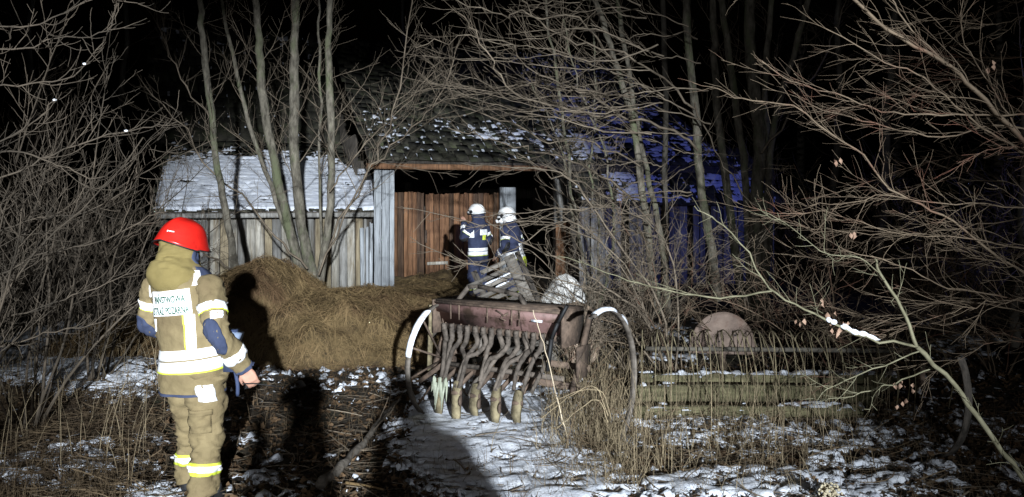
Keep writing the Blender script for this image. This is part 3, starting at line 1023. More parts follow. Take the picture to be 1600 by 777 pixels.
def make_person(label, group, loc, rz, cfg, voxel=.010):
    root = thing('person', label, 'person', loc, rz, group)
    cloth, patchc = cfg['cloth'], cfg['patch']
    lean = np.array(cfg.get('lean', (0, 0)))      # shift of shoulders (x, y)

    def lc(z, x=0., y=0.):
        k = np.clip((z - .80) / .70, -0.3, 1.3)
        k = max(k, 0)
        return (x + lean[0] * k, y + lean[1] * k, z)
    # --- jacket
    tor = Loft([(.72, lc(.72), .222, .168), (.86, lc(.86), .222, .168), (1.0, lc(1.0), .215, .160), (1.15, lc(1.15), .225, .162), (1.30, lc(1.30), .236, .165),
                (1.42, lc(1.42, 0, -.01), .222, .150), (1.49, lc(1.49, 0, -.012), .172, .125), (1.545, lc(1.545, 0, 0), .105, .10)], fold=.012, ff=(2.0, 7), seed=cfg['seed'], crease=.35)
    mb = MB()
    tor.mesh_into(mb, 70, 64, cap=True)
    jk = mb.build('jacket', cloth, root, True)
    # --- sleeves
    arms = {}
    for s in (1, -1):
        sh, el, wr = [np.array(p, float) for p in cfg['arm'][s]]
        sh = np.array(lc(sh[2], sh[0], sh[1]))
        el = np.array(lc(el[2], el[0], el[1]))
        wr = np.array(lc(wr[2], wr[0], wr[1]))
        m1, m2 = (sh + el) / 2, (el + wr) / 2
        inn = sh + np.array([-s * .06, 0, .03])
        A = Loft([(-.12, inn, .06, .07), (0, sh, .082, .092), (.25, m1, .080, .088), (.5, el, .074, .076), (.75, m2, .070, .070), (.97, wr, .066, .062), (1.0, wr + nrm(wr - el) * .012, .064, .06)],
                 ref=(s, 0, 0), fold=.011, ff=(1.6, 11), seed=cfg['seed'] + 3 + s)
        arms[s] = (A, sh, el, wr)
        mb = MB()
        A.mesh_into(mb, 46, 36)
        sl = mb.build('sleeve', cloth, root, True)
        A.band_into(MB(), .955, 1.0, .004).build('cuff', patchc, sl, True)
        A.band_into(MB(), .20, .30, .004).build('reflective_band', M_REFL, sl, True)
        A.band_into(MB(), .295, .305, .005).build('tape_edge', M_LIME, sl, True)
        A.band_into(MB(), .77, .86, .004).build('reflective_band', M_REFL, sl, True)
        A.patch_into(MB(), R(22) if s == 1 else R(-150), R(142) if s == 1 else R(-15), .385, .70, .0035, 14, rnd=True).build('elbow_patch', patchc, sl, True)
        if s == 1:
            A.patch_into(MB(), R(10), R(68), .325, .395, .004).build('sleeve_panel', M_REFL, sl, True)
    # --- tapes on the jacket
    tor.band_into(MB(), .945, 1.005, .005).build('reflective_band', M_REFL, jk, True)
    tor.band_into(MB(), .87, .935, .005).build('reflective_band', M_REFL, jk, True)
    tor.band_into(MB(), .862, .872, .006).build('tape_edge', M_LIME, jk, True)
    tor.band_into(MB(), .722, .737, .004).build('hem_trim', patchc, jk, True)
    if cfg.get('back_text'):
        tor.patch_into(MB(), R(-90 - 33), R(-90 + 44), 1.225, 1.395, .006, 44).build('back_panel', M_REFL, jk, True)
        bp = [c for c in jk.children if c.name.startswith('back_panel')][0]
        for line, zc in (('PAŃSTWOWA', 1.35), ('STRAŻ POŻARNA', 1.268)):
            V, F = text_mesh(line)
            w = V[:, 0].max() - V[:, 0].min()
            frac = .70 if len(line) < 11 else .82
            th = R(-83) + (V[:, 0] - (V[:, 0].max() + V[:, 0].min()) / 2) / w * R(79) * frac
            zz = zc + (V[:, 1] - np.mean([V[:, 1].min(), V[:, 1].max()])) * .068
            P = tor.surf(th, zz, .0105)
            link('lettering', mesh_np('lettering', P, F), M_GREEN, bp)
        tor.patch_into(MB(), R(-60), R(-42), .99, 1.222, .0045, 14).build('back_tape', M_REFL, jk, True)
        tor.patch_into(MB(), R(-63), R(-60), .99, 1.225, .005, 14).build('tape_edge', M_LIME, jk, True)
        tor.patch_into(MB(), R(-130), R(-122), 1.13, 1.21, .0045, 14, skew=.2).build('back_tape', M_REFL, jk, True)
        tor.patch_into(MB(), R(-34), R(-20), 1.405, 1.485, .0045, 12, skew=.25).build('shoulder_tape', M_REFL, jk, True)
        tor.patch_into(MB(), R(-20), R(45), 1.40, 1.505, .0040, 14).build('shoulder_yoke', patchc, jk, True)
        tor.patch_into(MB(), R(-150), R(-138), 1.36, 1.47, .0045, 12, skew=-.25).build('shoulder_tape', M_REFL, jk, True)
    elif cfg.get('small_panel'):
        tor.patch_into(MB(), R(-120), R(-66), 1.24, 1.36, .005, 12).build('back_panel', M_REFL, jk, True)
        tor.patch_into(MB(), R(-104), R(-80), 1.15, 1.24, .005, 12).build('back_tape', M_LIME, jk, True)
        tor.patch_into(MB(), R(170), R(205), 1.20, 1.36, .005, 12).build('chest_panel', M_REFL, jk, True)
    if cfg.get('hip_tag'):
        tor.patch_into(MB(), R(-112), R(-62), 1.01, 1.13, .005, 12).build('back_panel', M_REFL, jk, True)
        bp = tor.patch_into(MB(), R(-100), R(-60), .74, .90, .007, 12).build('lime_panel', M_LIME, jk, True)
        V, F = text_mesh('ST')
        w = V[:, 0].max() - V[:, 0].min()
        th = R(-80) + (V[:, 0] - np.mean([V[:, 0].min(), V[:, 0].max()])) / w * R(24)
        zz = .82 + (V[:, 1] - np.mean([V[:, 1].min(), V[:, 1].max()])) * .11
        link('lettering', mesh_np('lettering', tor.surf(th, zz, .009), F), M_BLACK, bp)
    # --- trousers
    legs = {}
    tm = MB()
    for s in (1, -1):
        hp, kn, an = [np.array(p, float) for p in cfg['leg'][s]]
        A = Loft([(0, hp + np.array([0, 0, .06]), .120, .135), (.12, hp, .122, .135), (.3, (hp + kn) / 2, .112, .120), (.5, kn, .100, .106), (.75, (kn + an) / 2, .096, .102), (.95, an, .094, .104), (1.0, an - np.array([0, 0, .02]), .096, .106)],
                 ref=(s, 0, 0), fold=.015, ff=(1.3, 13), seed=cfg['seed'] + 11 + s)
        legs[s] = A
        A.mesh_into(tm, 60, 36)
    tr = tm.build('trousers', cloth, root, True)
    for s in (1, -1):
        A = legs[s]
        A.band_into(MB(), .745, .835, .004).build('reflective_band', M_LIME, tr, True)
        A.band_into(MB(), .768, .812, .0065).build('reflective_stripe', M_REFL, tr, True)
        an = np.array(cfg['leg'][s][2], float)
        bt = MB()
        B = Loft([(0, an + np.array([0, 0, .05]), .068, .075), (.35, an + np.array([0, 0, -.08]), .062, .07), (.6, (an[0], an[1] + .005, .09), .058, .085), (.8, (an[0], an[1] + .05, .045), .056, .13), (1, (an[0], an[1] + .055, .0), .055, .145)], fold=.002)
        B.mesh_into(bt, 24, 24)
        bt.build('boot', M_BLACK, root, True)
    if cfg.get('back_text'):
        legs[1].patch_into(MB(), R(30), R(120), .30, .46, .007, 12).build('cargo_pocket', cloth, tr, True)
        legs[1].patch_into(MB(), R(28), R(122), .285, .325, .011, 12).build('pocket_flap', cloth, tr, True)
        legs[1].band_into(MB(), .985, 1.0, .004).build('hem_guard', M_BLACK, tr, True)
        legs[-1].band_into(MB(), .985, 1.0, .004).build('hem_guard', M_BLACK, tr, True)
        legs[1].patch_into(MB(), R(20), R(72), .12, .235, .004, 12, skew=-.25).build('thigh_panel', M_REFL, tr, True)
    # --- body: one continuous surface under the clothes
    bmb = MB()
    head = np.array(lc(1.62, 0, .02))
    Loft([(.8, lc(.8), .15, .11), (1.1, lc(1.1), .15, .11), (1.35, lc(1.35), .17, .11), (1.45, lc(1.45), .14, .09), (1.50, lc(1.5), .07, .065), (1.58, lc(1.58, 0, .01), .058, .06)], fold=0).mesh_into(bmb, 24, 24)
    ellipsoid(bmb, head + [0, .0, .03], (.074, .096, .118), 20)
    ellipsoid(bmb, head + [0, .035, -.035], (.055, .055, .065), 16)
    bmb.tube([head + [0, .088, .045], head + [0, .112, .008], head + [0, .095, -.002]], [.010, .014, .010], 8)
    for s in (1, -1):
        ellipsoid(bmb, head + [s * .076, -.008, .02], (.010, .020, .032), 10)
        ellipsoid(bmb, head + [s * .03, .084, .055], (.022, .012, .008), 10)
        A, sh, el, wr = arms[s]
        bmb.tube([sh * .6 + np.array(lc(1.40)) * .4, sh, (sh + el) / 2, el, (el + wr) / 2, wr, wr + nrm(wr - el) * .03], [.06, .056, .050, .042, .038, .028, .026], 12)
        hand_into(bmb, wr + nrm(wr - el) * .02, cfg['hand'][s][0], cfg['hand'][s][1], cfg['hand'][s][2], cfg['hand'][s][3])
        hp, kn, an = [np.array(p, float) for p in cfg['leg'][s]]
        bmb.tube([hp + [0, 0, .06], hp, (hp + kn) / 2, kn, (kn + an) / 2, an, (an[0], an[1], .06)], [.10, .095, .08, .06, .058, .042, .045], 12)
    ellipsoid(bmb, head + [0, .086, -.045], (.024, .012, .009), 10)
    link('body', remesh(bmb, voxel, 'body'), M_SKIN, root, True)
    # --- hood / collar
    if cfg['style'] == 'red':
        mb = MB()
        h = Loft([(0, lc(1.700, 0, .0), .118, .128), (.3, lc(1.625, -.0, -.015), .122, .134), (.55, lc(1.555, 0, -.03), .130, .140), (.78, lc(1.49, -.005, -.05), .172, .158), (.93, lc(1.44, -.008, -.06), .180, .160), (1.0, lc(1.405, -.008, -.055), .150, .135)], fold=.014, ff=(1.6, 4), seed=77)
        h.mesh_into(mb, 44, 48, cap=False)
        hd = mb.build('neck_hood', M_HOODK, root, True)
        h.patch_into(MB(), R(-22), R(8), .34, .60, .006, 12, rnd=True).build('hood_buckle', M_NAVYP, hd, True)
    else:
        mb = MB()
        Loft([(0, lc(1.60, 0, .005), .085, .09), (.5, lc(1.55, 0, .0), .095, .10), (1, lc(1.48, 0, -.005), .135, .115)], fold=.004).mesh_into(mb, 14, 30, cap=False)
        mb.build('collar', cloth, root, True)
    helmet(root, tuple(np.array(lc(1.652, 0, .005)) + np.array(cfg.get('hoff', (0, 0, 0)))), cfg.get('tilt', 0), cfg['style'], cfg.get('roll', 0))
    if cfg['style'] == 'masked':
        mb = MB()
        ellipsoid(mb, head + [0, .095, -.03], (.085, .075, .075), 20)
        mk = mb.build('face_mask', M_WHH, root, True)
        mb = MB()
        mb.tube([head + [-.02, .14, -.05], head + [-.03, .19, -.07]], [.036, .036], 16)
        mb.build('filter', M_WHH, mk, True)
        mb = MB()
        mb.tube([head + [-.0302, .1905, -.0703], head + [-.032, .196, -.072]], [.024, .024], 14)
        mb.build('filter_opening', M_BLACK, mk, True)
    return root


FF1 = dict(cloth=M_CLOTHK, patch=M_NAVYP, seed=3, style='red', lean=(-.075, -.01), back_text=True,
           arm={1: ((.222, -.015, 1.395), (.315, -.085, 1.135), (.335, .09, .885)), -1: ((-.222, -.015, 1.395), (-.325, .0, 1.14), (-.20, .25, 1.02))},
           hand={1: ((.25, .35, -.85), (-.55, .75, .1), -1, .45), -1: ((.6, .75, .1), (.3, -.2, -.9), 1, .5)},
           leg={1: ((.115, -.01, .80), (.125, -.01, .46), (.135, -.06, .13)), -1: ((-.105, .02, .80), (-.105, .10, .46), (-.115, .10, .13))},
           tilt=R(-13), roll=R(4))
p1 = at(302, 820, 4.95)
make_person('person in khaki firefighting suit and red helmet standing with back turned beside the hay', 'firefighters', (p1[0], p1[1], -.045), R(-22), FF1, .0075)

FF2 = dict(cloth=M_NAVY, patch=M_BLACK, seed=23, style='white', small_panel=True, lean=(0, .02),
           arm={1: ((.222, -.01, 1.395), (.31, -.04, 1.12), (.22, .18, 1.02)), -1: ((-.222, -.01, 1.395), (-.28, .12, 1.20), (-.10, .22, 1.46))},
           hand={1: ((.1, .9, -.1), (-.5, 0, -.8), -1, .5), -1: ((.1, .5, .85), (.6, .5, -.2), 1, .4)},
           leg={1: ((.11, 0, .80), (.115, .01, .46), (.12, -.02, .13)), -1: ((-.11, 0, .80), (-.115, .03, .46), (-.12, .0, .13))}, tilt=R(2))
p2 = at(747, 465, 14.4)
ff2 = make_person('person in navy firefighting suit and white helmet facing the brown gate, hand raised', 'firefighters', (p2[0], p2[1], float(gz(p2[0], p2[1]))), R(58), FF2, .014)

FF3 = dict(cloth=M_NAVY, patch=M_BLACK, seed=43, style='masked', hip_tag=True, lean=(.02, .16),
           arm={1: ((.222, -.01, 1.395), (.30, -.02, 1.12), (.20, .22, 1.00)), -1: ((-.222, -.01, 1.395), (-.30, .02, 1.12), (-.18, .24, .96))},
           hand={1: ((.1, .9, -.3), (-.5, 0, -.8), -1, .5), -1: ((.1, .9, -.4), (.5, 0, -.8), 1, .5)},
           leg={1: ((.11, -.02, .80), (.115, .03, .46), (.12, -.04, .13)), -1: ((-.11, -.02, .80), (-.115, .06, .46), (-.12, .0, .13))}, tilt=R(-14))
p3 = at(807, 470, 13.9)
make_person('person in navy firefighting suit and white masked helmet behind the slatted wooden panel', 'firefighters', (p3[0], p3[1], float(gz(p3[0], p3[1])) - .06), R(66), FF3, .014)

# the photographer and a colleague behind the lens, whose shadows fall across the ground
for (x, y, rz, lab) in ((-.06, -.55, R(85), 'person in navy suit behind the camera, throwing the wide shadow beside the log'),
                        (.66, -.62, R(40), 'person in navy suit behind the camera, throwing the shadow beside the snow')):
    c = copy_tree(ff2)
    c.location = (x, y, float(gz(x, y)))
    c.rotation_euler = (0, 0, rz)
    c['label'] = lab
    c['group'] = 'bystanders'

# device held at the chest of the near firefighter
dev = thing('handheld_device', 'dark blue grey boxy device held in front of the khaki firefighter', 'device', at(362, 552, 4.90))
MB().box((0, 0, .02), (.075, .09, .26)).build('body', M_DEV, dev)
MB().tube([(-.03, -.01, .13), (-.03, -.01, .175)], [.026, .022], 14).build('knob', M_DEV, dev, True)
MB().box((.022, -.01, .11), (.075, .10, .06), Matrix.Rotation(R(18), 3, 'Y')).build('head', M_DEVG, dev)
MB().box((.045, -.02, .045), (.05, .07, .05)).build('lens', M_DEVG, dev)
MB().box((.052, -.048, .01), (.016, .012, .035)).build('tape', M_REFL, dev)
MB().tube(catmull([(.02, 0, -.10), (.03, .02, -.2), (.02, .05, -.28)], 9), .012, 8).build('strap', M_DEV, dev)


# ------------------------------------------------------------------ seed drill
DR = R(-33)
dc = at(792, 600, 6.75)
drill = thing('seed_drill', 'rusty old horse drawn seed drill with faded red hopper and hanging seed hoses', 'seed drill', (dc[0], dc[1], float(gz(dc[0], dc[1]))), DR)
DM = Matrix.Translation(drill.location) @ Matrix.Rotation(DR, 4, 'Z')
DMi = DM.inverted()


def dl(px, py, y):
    """drill-local (x, z) of the point seen at px,py on the drill plane local y"""
    o = DMi @ Vector((0, 0, CAMZ))
    q = DMi @ Vector(tuple(at(px, py, 5.0)))
    d = q - o
    t = (y - o.y) / d.y
    p = o + d * t
    return p.x, p.z


HX0, HX1 = dl(692, 500, -.05)[0], dl(888, 500, -.05)[0]
HT = dl(790, 480, -.1)[1]
HBt = dl(790, 514, -.05)[1]
# hopper: trough section, extruded along x
sec = [(-.13, HT), (-.155, HT - .02), (-.145, HT - .085), (-.10, HT - .10), (-.07, HBt), (.07, HBt), (.15, HT - .05), (.15, HT)]
V = [(x, y, z) for x in (HX0, HX1) for y, z in sec]
k = len(sec)
mb = MB().add(V, [np.array([[j, j + k, (j + 1) % k + k, (j + 1) % k] for j in range(k)])])
mb.F.setdefault(k, []).append(np.array([list(range(k))]))
mb.F.setdefault(k, []).append(np.array([list(range(k, 2 * k))[::-1]]))
hop = mb.build('hopper', M_RED, drill)
MB().box(((HX0 + HX1) / 2, .01, HT + .014), (HX1 - HX0 + .03, .33, .022)).build('lid', M_RUST, hop)
MB().box(((HX0 + HX1) / 2, -.165, HT + .002), (HX1 - HX0 + .02, .018, .02)).build('lid_hinge_rail', M_RUST, hop)
for x in (HX0 - .012, HX1 + .012):
    MB().box((x, .0, HT - .13), (.022, .36, .30)).build('end_plate', M_RUST, hop)
xs_, zs_ = dl(838, 502, -.16)
MB().box((xs_, -.152, zs_), (.10, .02, .018)).build('snow_strip', M_SNOW, hop)
for px in (705, 718, 800, 762, 812):
    x, z = dl(px, 505, -.15)
    MB().bar((x, -.155, HT - .14), (x + .006, -.165, HT - .01), .012, .014).build('lid_catch', M_RUST, hop)
mb = MB()
x, z = dl(785, 492, -.16)
for q in range(5):
    a = q * 1.9 + .3 * q * q
    mb.tube(catmull([(x, -.16, z), (x + .03 * math.cos(a), -.185, z + .03 * math.sin(a)), (x + .07 * math.cos(a + .4), -.17, z + .06 * math.sin(a + .4))], 6), .005, 5)
mb.build('twisted_wire', M_RUST, hop)
# feed rollers along the lower edge
feed = MB().box(((HX0 + HX1) / 2 + .01, -.02, HBt - .03), (HX1 - HX0 - .02, .12, .05)).build('feed_rail', M_RUST, drill)
nT = 15
for q in range(nT):
    x = HX0 + .05 + q * (HX1 - HX0 - .10) / (nT - 1)
    mb = MB().box((x, -.085, HBt - .035), (.042, .05, .075), None, .8)
    mb.tube([(x, -.115, HBt - .02), (x, -.06, HBt - .02)], .017, 10)
    mb.build('feed_cup', M_TUBE, feed)
    MB().tube([(x + .028, -.117, HBt + .008), (x + .028, -.095, HBt + .008)], .006, 6).build('bolt', M_RUST, feed)
# hanging seed hoses, swept towards the left
rg = random.Random(5)
cx = [dl(px, 640, -.30)[0] for px in (684, 711, 740, 772, 806)]
for q in range(nT - 1):
    x = HX0 + .05 + q * (HX1 - HX0 - .10) / (nT - 1)
    tgt = cx[min(4, int(q * 5 / (nT - 1)))] + rg.uniform(-.015, .05)
    z1 = rg.uniform(.30, .40)
    if q >= 11: tgt, z1 = x - .08, .36
    s = rg.uniform(-.035, .03)
    k2, k3 = rg.uniform(-.03, .03), rg.uniform(-.05, .04)
    pts = catmull([(x, -.09, HBt - .06), (x + .012 + s, -.10, HBt - .14), (x - .02 + s + k2, -.13 + k3, HBt - .20 + k2), ((x * .45 + tgt * .55) + k3, -.20, (HBt + z1) / 2 - .04 - k2), (tgt, -.28, z1)], 16)
    r = np.linspace(.024, .017, 16) * (1 + .10 * np.sin(np.arange(16) * 3.1 + q))
    MB().tube(pts, r, 10).build('seed_hose', M_TUBE, drill, True)
# coulters
for q, x in enumerate(cx):
    g = float(gz(*(DM @ Vector((x, -.30, 0)))[:2])) - drill.location.z
    top = .36
    bot = g + (.06, .02, .10, .07, .10)[q]
    w = .082
    V = []
    for z, ww, y, dy in ((top, .050, -.25, .03), (top - .09, w, -.275, .022), (bot + .06, w * .98, -.30, .016), (bot, w * .80, -.30, .010)):
        for i, j in ((-1, -1), (1, -1), (1, 1), (-1, 1)):
            V.append((x + i * ww / 2 + (.012 if z < top - .2 else 0), y + j * dy, z))
    F = [[3, 2, 1, 0], [12, 13, 14, 15]] + [[4 * l + j, 4 * l + (j + 1) % 4, 4 * l + 4 + (j + 1) % 4, 4 * l + 4 + j] for l in range(3) for j in range(4)]
    co = MB().add(V, np.array(F)).build('coulter', M_MUD, drill)
    MB().tube([(x - .035, -.295, top - .10), (x + .05, -.27, top - .10)], [.022, .022], 10).build('pivot_bolt', M_RUST, co, True)
    MB().bar((x, -.26, top - .06), (x + .03, .10, .48), .022, .035).build('drag_arm', M_RUST, drill)
    # small closing disc beside it
    if q in (1, 2, 3):
        MB().tube([(x + .052, -.30, .20), (x + .066, -.295, .20)], [.045, .045], 16).build('closing_disc', M_RUST, drill, True)
mb = MB()
for q in range(14):
    px_ = cx[0] - .06 + q * .012
    z0 = .34 + .04 * math.sin(q * 1.2)
    mb.tube(catmull([(px_, -.29, z0), (px_ + .01, -.31, z0 - .05), (px_ + .02 * math.sin(q), -.315, z0 - .10 - .07 * (q % 3))], 7), [.009, .012, .012, .011, .009, .006, .003], 6)
mb.build('rag', mat('pale_rag', (.20, .22, .16), (.36, .38, .30), 8, rough=.95), drill, True)
# frame bars and axle
WL, WR = HX0 - .13, HX1 + .42
AXZ = .53
MB().bar((HX0 - .05, -.05, .40), (HX1 + .10, -.05, .40), .05, .05).build('frame_bar', M_RUST, drill)
MB().tube([(HX0 + .05, -.12, .46), (HX1, -.12, .47)], .022, 10).build('lift_shaft', M_TUBE, drill, True)
for x in (HX0 - .05, HX1 + .08):
    MB().bar((x, -.12, .36), (x, .2, HT - .02), .035, .06).build('side_bracket', M_RUST, drill)
MB().bar((HX0 - .045, -.16, HT - .03), (HX0 - .09, -.14, .38), .04, .03).build('side_strap', M_MUD, drill)
MB().bar((HX0 - .10, -.26, .30), (HX0 + .18, -.16, .52), .03, .04).build('lever', M_RUST, drill)
# bent handle bow above the hopper
pa = [(dl(px, py, -.02)[0], -.02, dl(px, py, -.02)[1]) for px, py in ((668, 536), (700, 490), (733, 448), (748, 448), (790, 456), (812, 462), (824, 482))]
mb = MB()
for a, b in zip(pa[:-1], pa[1:]):
    mb.bar(a, b, .032, .040, up=(0, 1, 0))
mb.build('handle_bow', M_TUBE, drill)
# dark lever at the right end of the hopper
pl = [(dl(px, py, -.20)[0], -.20, dl(px, py, -.20)[1]) for px, py in ((886, 478), (872, 505), (862, 530), (856, 580))]
mb = MB()
for a, b in zip(pl[:-1], pl[1:]):
    mb.bar(a, b, .02, .035, up=(0, 1, 0))
mb.build('lever', M_BLACK, drill)
MB().box((HX1 + .10, .02, .60), (.02, .22, .26)).build('chain_guard', M_RUST, drill)


def wheel(parent, loc, r, spokes, rimw, snow=None, rz=0.0, tiltx=0.0, arc=None):
    """wheel whose axle runs along local x"""
    w = thing('wheel', None, None)
    w.parent = parent
    w.location = loc
    w.rotation_euler = (tiltx, 0, rz)
    n = 56
    a = np.arange(n) * 2 * np.pi / n
    prof = [(-rimw / 2, r), (rimw / 2, r), (rimw / 2, r - .014), (-rimw / 2, r - .014)]
    P = np.stack([np.stack([np.full(n, x), rr * np.cos(a), rr * np.sin(a)], -1) for x, rr in prof], 1)
    i = np.arange(n)[:, None]
    j = np.arange(4)[None, :]
    F = np.stack([i * 4 + j, i * 4 + (j + 1) % 4, ((i + 1) % n) * 4 + (j + 1) % 4, ((i + 1) % n) * 4 + j], -1).reshape(-1, 4)
    if arc:
        ca = (a[:, None] + 0 * j).reshape(-1)
        ca = np.where(ca > np.pi, ca - 2 * np.pi, ca)
        F = F[(ca > arc[0]) & (ca < arc[1])]
    link('rim', mesh_np('rim', P.reshape(-1, 3), F), M_RIM, w)
    for q in range(0 if arc else spokes):
        t = 2 * math.pi * (q + .3) / spokes
        sx = .035 if q % 2 else -.035
        MB().tube([(sx, .05 * math.cos(t), .05 * math.sin(t)), (0, (r - .012) * math.cos(t), (r - .012) * math.sin(t))], .0095, 8).build('spoke', M_RUST, w, True)
    if arc is None: MB().tube([(-.09, 0, 0), (-.05, 0, 0), (.05, 0, 0), (.09, 0, 0)], [.045, .062, .062, .045], 16).build('hub', M_RUST, w, True)
    if snow:
        for a0, a1, th in snow:
            t = np.linspace(a0, a1, 22)
            env = np.sin(np.linspace(0, np.pi, 22)) ** .35
            mb = MB()
            rad = r + .006
            pts = np.stack([np.full(22, .0), rad * np.cos(t), rad * np.sin(t)], -1)
            V = []
            hgt = th * env * (.75 + .5 * vn3(t * 9, 0, 0, 3))
            for k_, (p, h) in enumerate(zip(pts, hgt)):
                o = nrm(p)
                for xx, yy in ((-rimw * .52, -.014), (-rimw * .46, h * .6), (0, h), (rimw * .46, h * .6), (rimw * .52, -.014)):
                    V.append(p + o * yy + np.array([xx, 0, 0]))
            i = np.arange(21)[:, None] * 5
            j = np.arange(4)[None, :]
            mb.add(V, [np.stack([i + j, i + j + 1, i + 6 + j, i + 5 + j], -1).reshape(-1, 4)])
            mb.build('snow', M_SNOW, w, True)
    return w


wl_ = DMi @ Vector(tuple(at(697, 562, 7.1)))
wheel(drill, wl_, .545, 12, .052, [(R(118), R(168), .02)])
wr_ = DMi @ Vector(tuple(at(942, 604, 5.75)))
wheel(drill, wr_, .57, 12, .05, [(R(46), R(60), .014), (R(70), R(104), .016)], arc=(R(-95), R(106)))
MB().tube([tuple(wl_), (HX0, .1, AXZ), (HX1 + .12, .1, AXZ)], .028, 12).build('axle', M_RUST, drill, True)


# ------------------------------------------------------------------ slatted panel, sacks, round plate, timbers, rake
pan = thing('slatted_panel', 'weathered grey slatted wooden panel leaning behind the red hopper', 'wooden panel', at(876, 600, 8.8), R(3))
pan.location.z = float(gz(pan.location.x, 8.8)) - .02
PW = Matrix.Translation((0, 0, .02)) @ Matrix.Rotation(R(-6), 4, 'X') @ Matrix.Rotation(R(-24), 4, 'Y')
rgp = random.Random(3)
M_DIMW = mat('plank_dim', (0.06, 0.053, 0.046), (0.20, 0.18, 0.155), 5, stretch=(.6, 6, 6), rough=.9, bump=.5, bscale=14, rand=.25)
for q in range(16):
    z = .10 + q * .083
    L = .54 + rgp.uniform(-.05, .06)
    if q == 15: L = .36
    o = MB().box((-.04 - L / 2, rgp.uniform(-.004, .004), z), (L, .018, .052)).build('slat', M_DIMW, pan)
    o.matrix_local = PW @ Matrix.Rotation(rgp.uniform(-.02, .02), 4, 'Y')
for x, y, w, m in ((-.02, -.026, .125, M_DIMW), (-.46, .022, .07, M_DARKW), (.085, .012, .06, M_DARKW)):
    MB().box((x, y, .70), (w, .024, 1.40)).build('stile', m, pan).matrix_local = PW.copy()
for q, (x, z) in enumerate(((-.22, 1.10), (-.32, 1.18), (-.16, 1.18))):
    mb = MB()
    ellipsoid(mb, (x, -.008, z + .028), (.09, .016, .012), 14)
    mb.build('snow', M_SNOW, pan, True).matrix_local = PW.copy()


def sack(label, loc, r, h, material, seed, lean=0.0):
    n, m = 40, 30
    th = np.arange(n) * 2 * np.pi / n
    t = np.linspace(0, 1, m)
    prof = np.sin(np.clip(t * 1.02, 0, 1) * np.pi) ** .38
    prof[0], prof[-1] = .0, .0
    T, A = np.meshgrid(t, th, indexing='ij')
    nn = vn3(np.cos(A) * 1.5 + 4, np.sin(A) * 1.5, T * 3, seed) - .5
    n2 = vn3(np.cos(A) * 4 + 4, np.sin(A) * 4, T * 8, seed + 1) - .5
    rr = prof[:, None] * r * (1 + .35 * nn + .12 * n2)
    P = np.stack([rr * np.cos(A) + lean * T * h, rr * np.sin(A) * .8, T * h + .04 * nn], -1)
    i = np.arange(m - 1)[:, None] * n
    j = np.arange(n)[None, :]
    F = np.stack([i + j, i + (j + 1) % n, i + n + (j + 1) % n, i + n + j], -1).reshape(-1, 4)
    o = link('sack', mesh_np('sack', P.reshape(-1, 3), F), material, None, True)
    o.location = loc
    tag(o, label, 'sack', 'sacks behind the drill')
    return o


p = at(878, 600, 9.6)
sack('full white sack standing behind the slatted panel', (p[0], 9.6, float(gz(p[0], 9.6)) - .03), .30, 1.0, M_SACK, 5, .05)
p = at(906, 600, 9.0)
sack('lower tan dirty sack slumped beside the white sack', (p[0], 9.0, float(gz(p[0], 9.0)) - .03), .27, .76, M_SACKT, 8, -.03)

# round rusty plate on its stand
pc = at(1129, 548, 7.9)
plate = thing('round_metal_plate', 'large round rusty steel plate standing upright behind the snowy timbers', 'metal plate', (pc[0], pc[1], float(gz(pc[0], pc[1]))), R(6))
cz = pc[2] - plate.location.z
n = 48
a = np.arange(n) * 2 * np.pi / n
V, F = [], []
for (rr, yy) in ((.0, -.035), (.10, -.032), (.30, -.02), (.345, -.012), (.352, .012), (.335, .012), (0, -.012)):
    for q in a:
        V.append((rr * 1.02 * math.cos(q), yy, cz + max(rr * 1.14 * math.sin(q), -.03 - .05 * math.cos(q) * rr)))
for l in range(6):
    for j in range(n):
        F.append([l * n + j, l * n + (j + 1) % n, (l + 1) * n + (j + 1) % n, (l + 1) * n + j])
dsk = MB().add(V, np.array(F)).build('disc', M_RUSTP, plate, True)
for x, z in ((-.05, .10), (.07, .02), (.12, .16), (-.12, .06)):
    MB().tube([(x, -.036, cz + z), (x, -.024, cz + z)], .010, 10).build('bolt_hole', M_BLACK, dsk)
MB().bar((0.03, .03, -.05), (0, .025, cz + .05), .06, .05, up=(0, 1, 0)).build('stand', M_RUST, plate)
MB().bar((-.25, .03, .02), (.28, .03, .02), .06, .05).build('foot', M_RUST, plate)


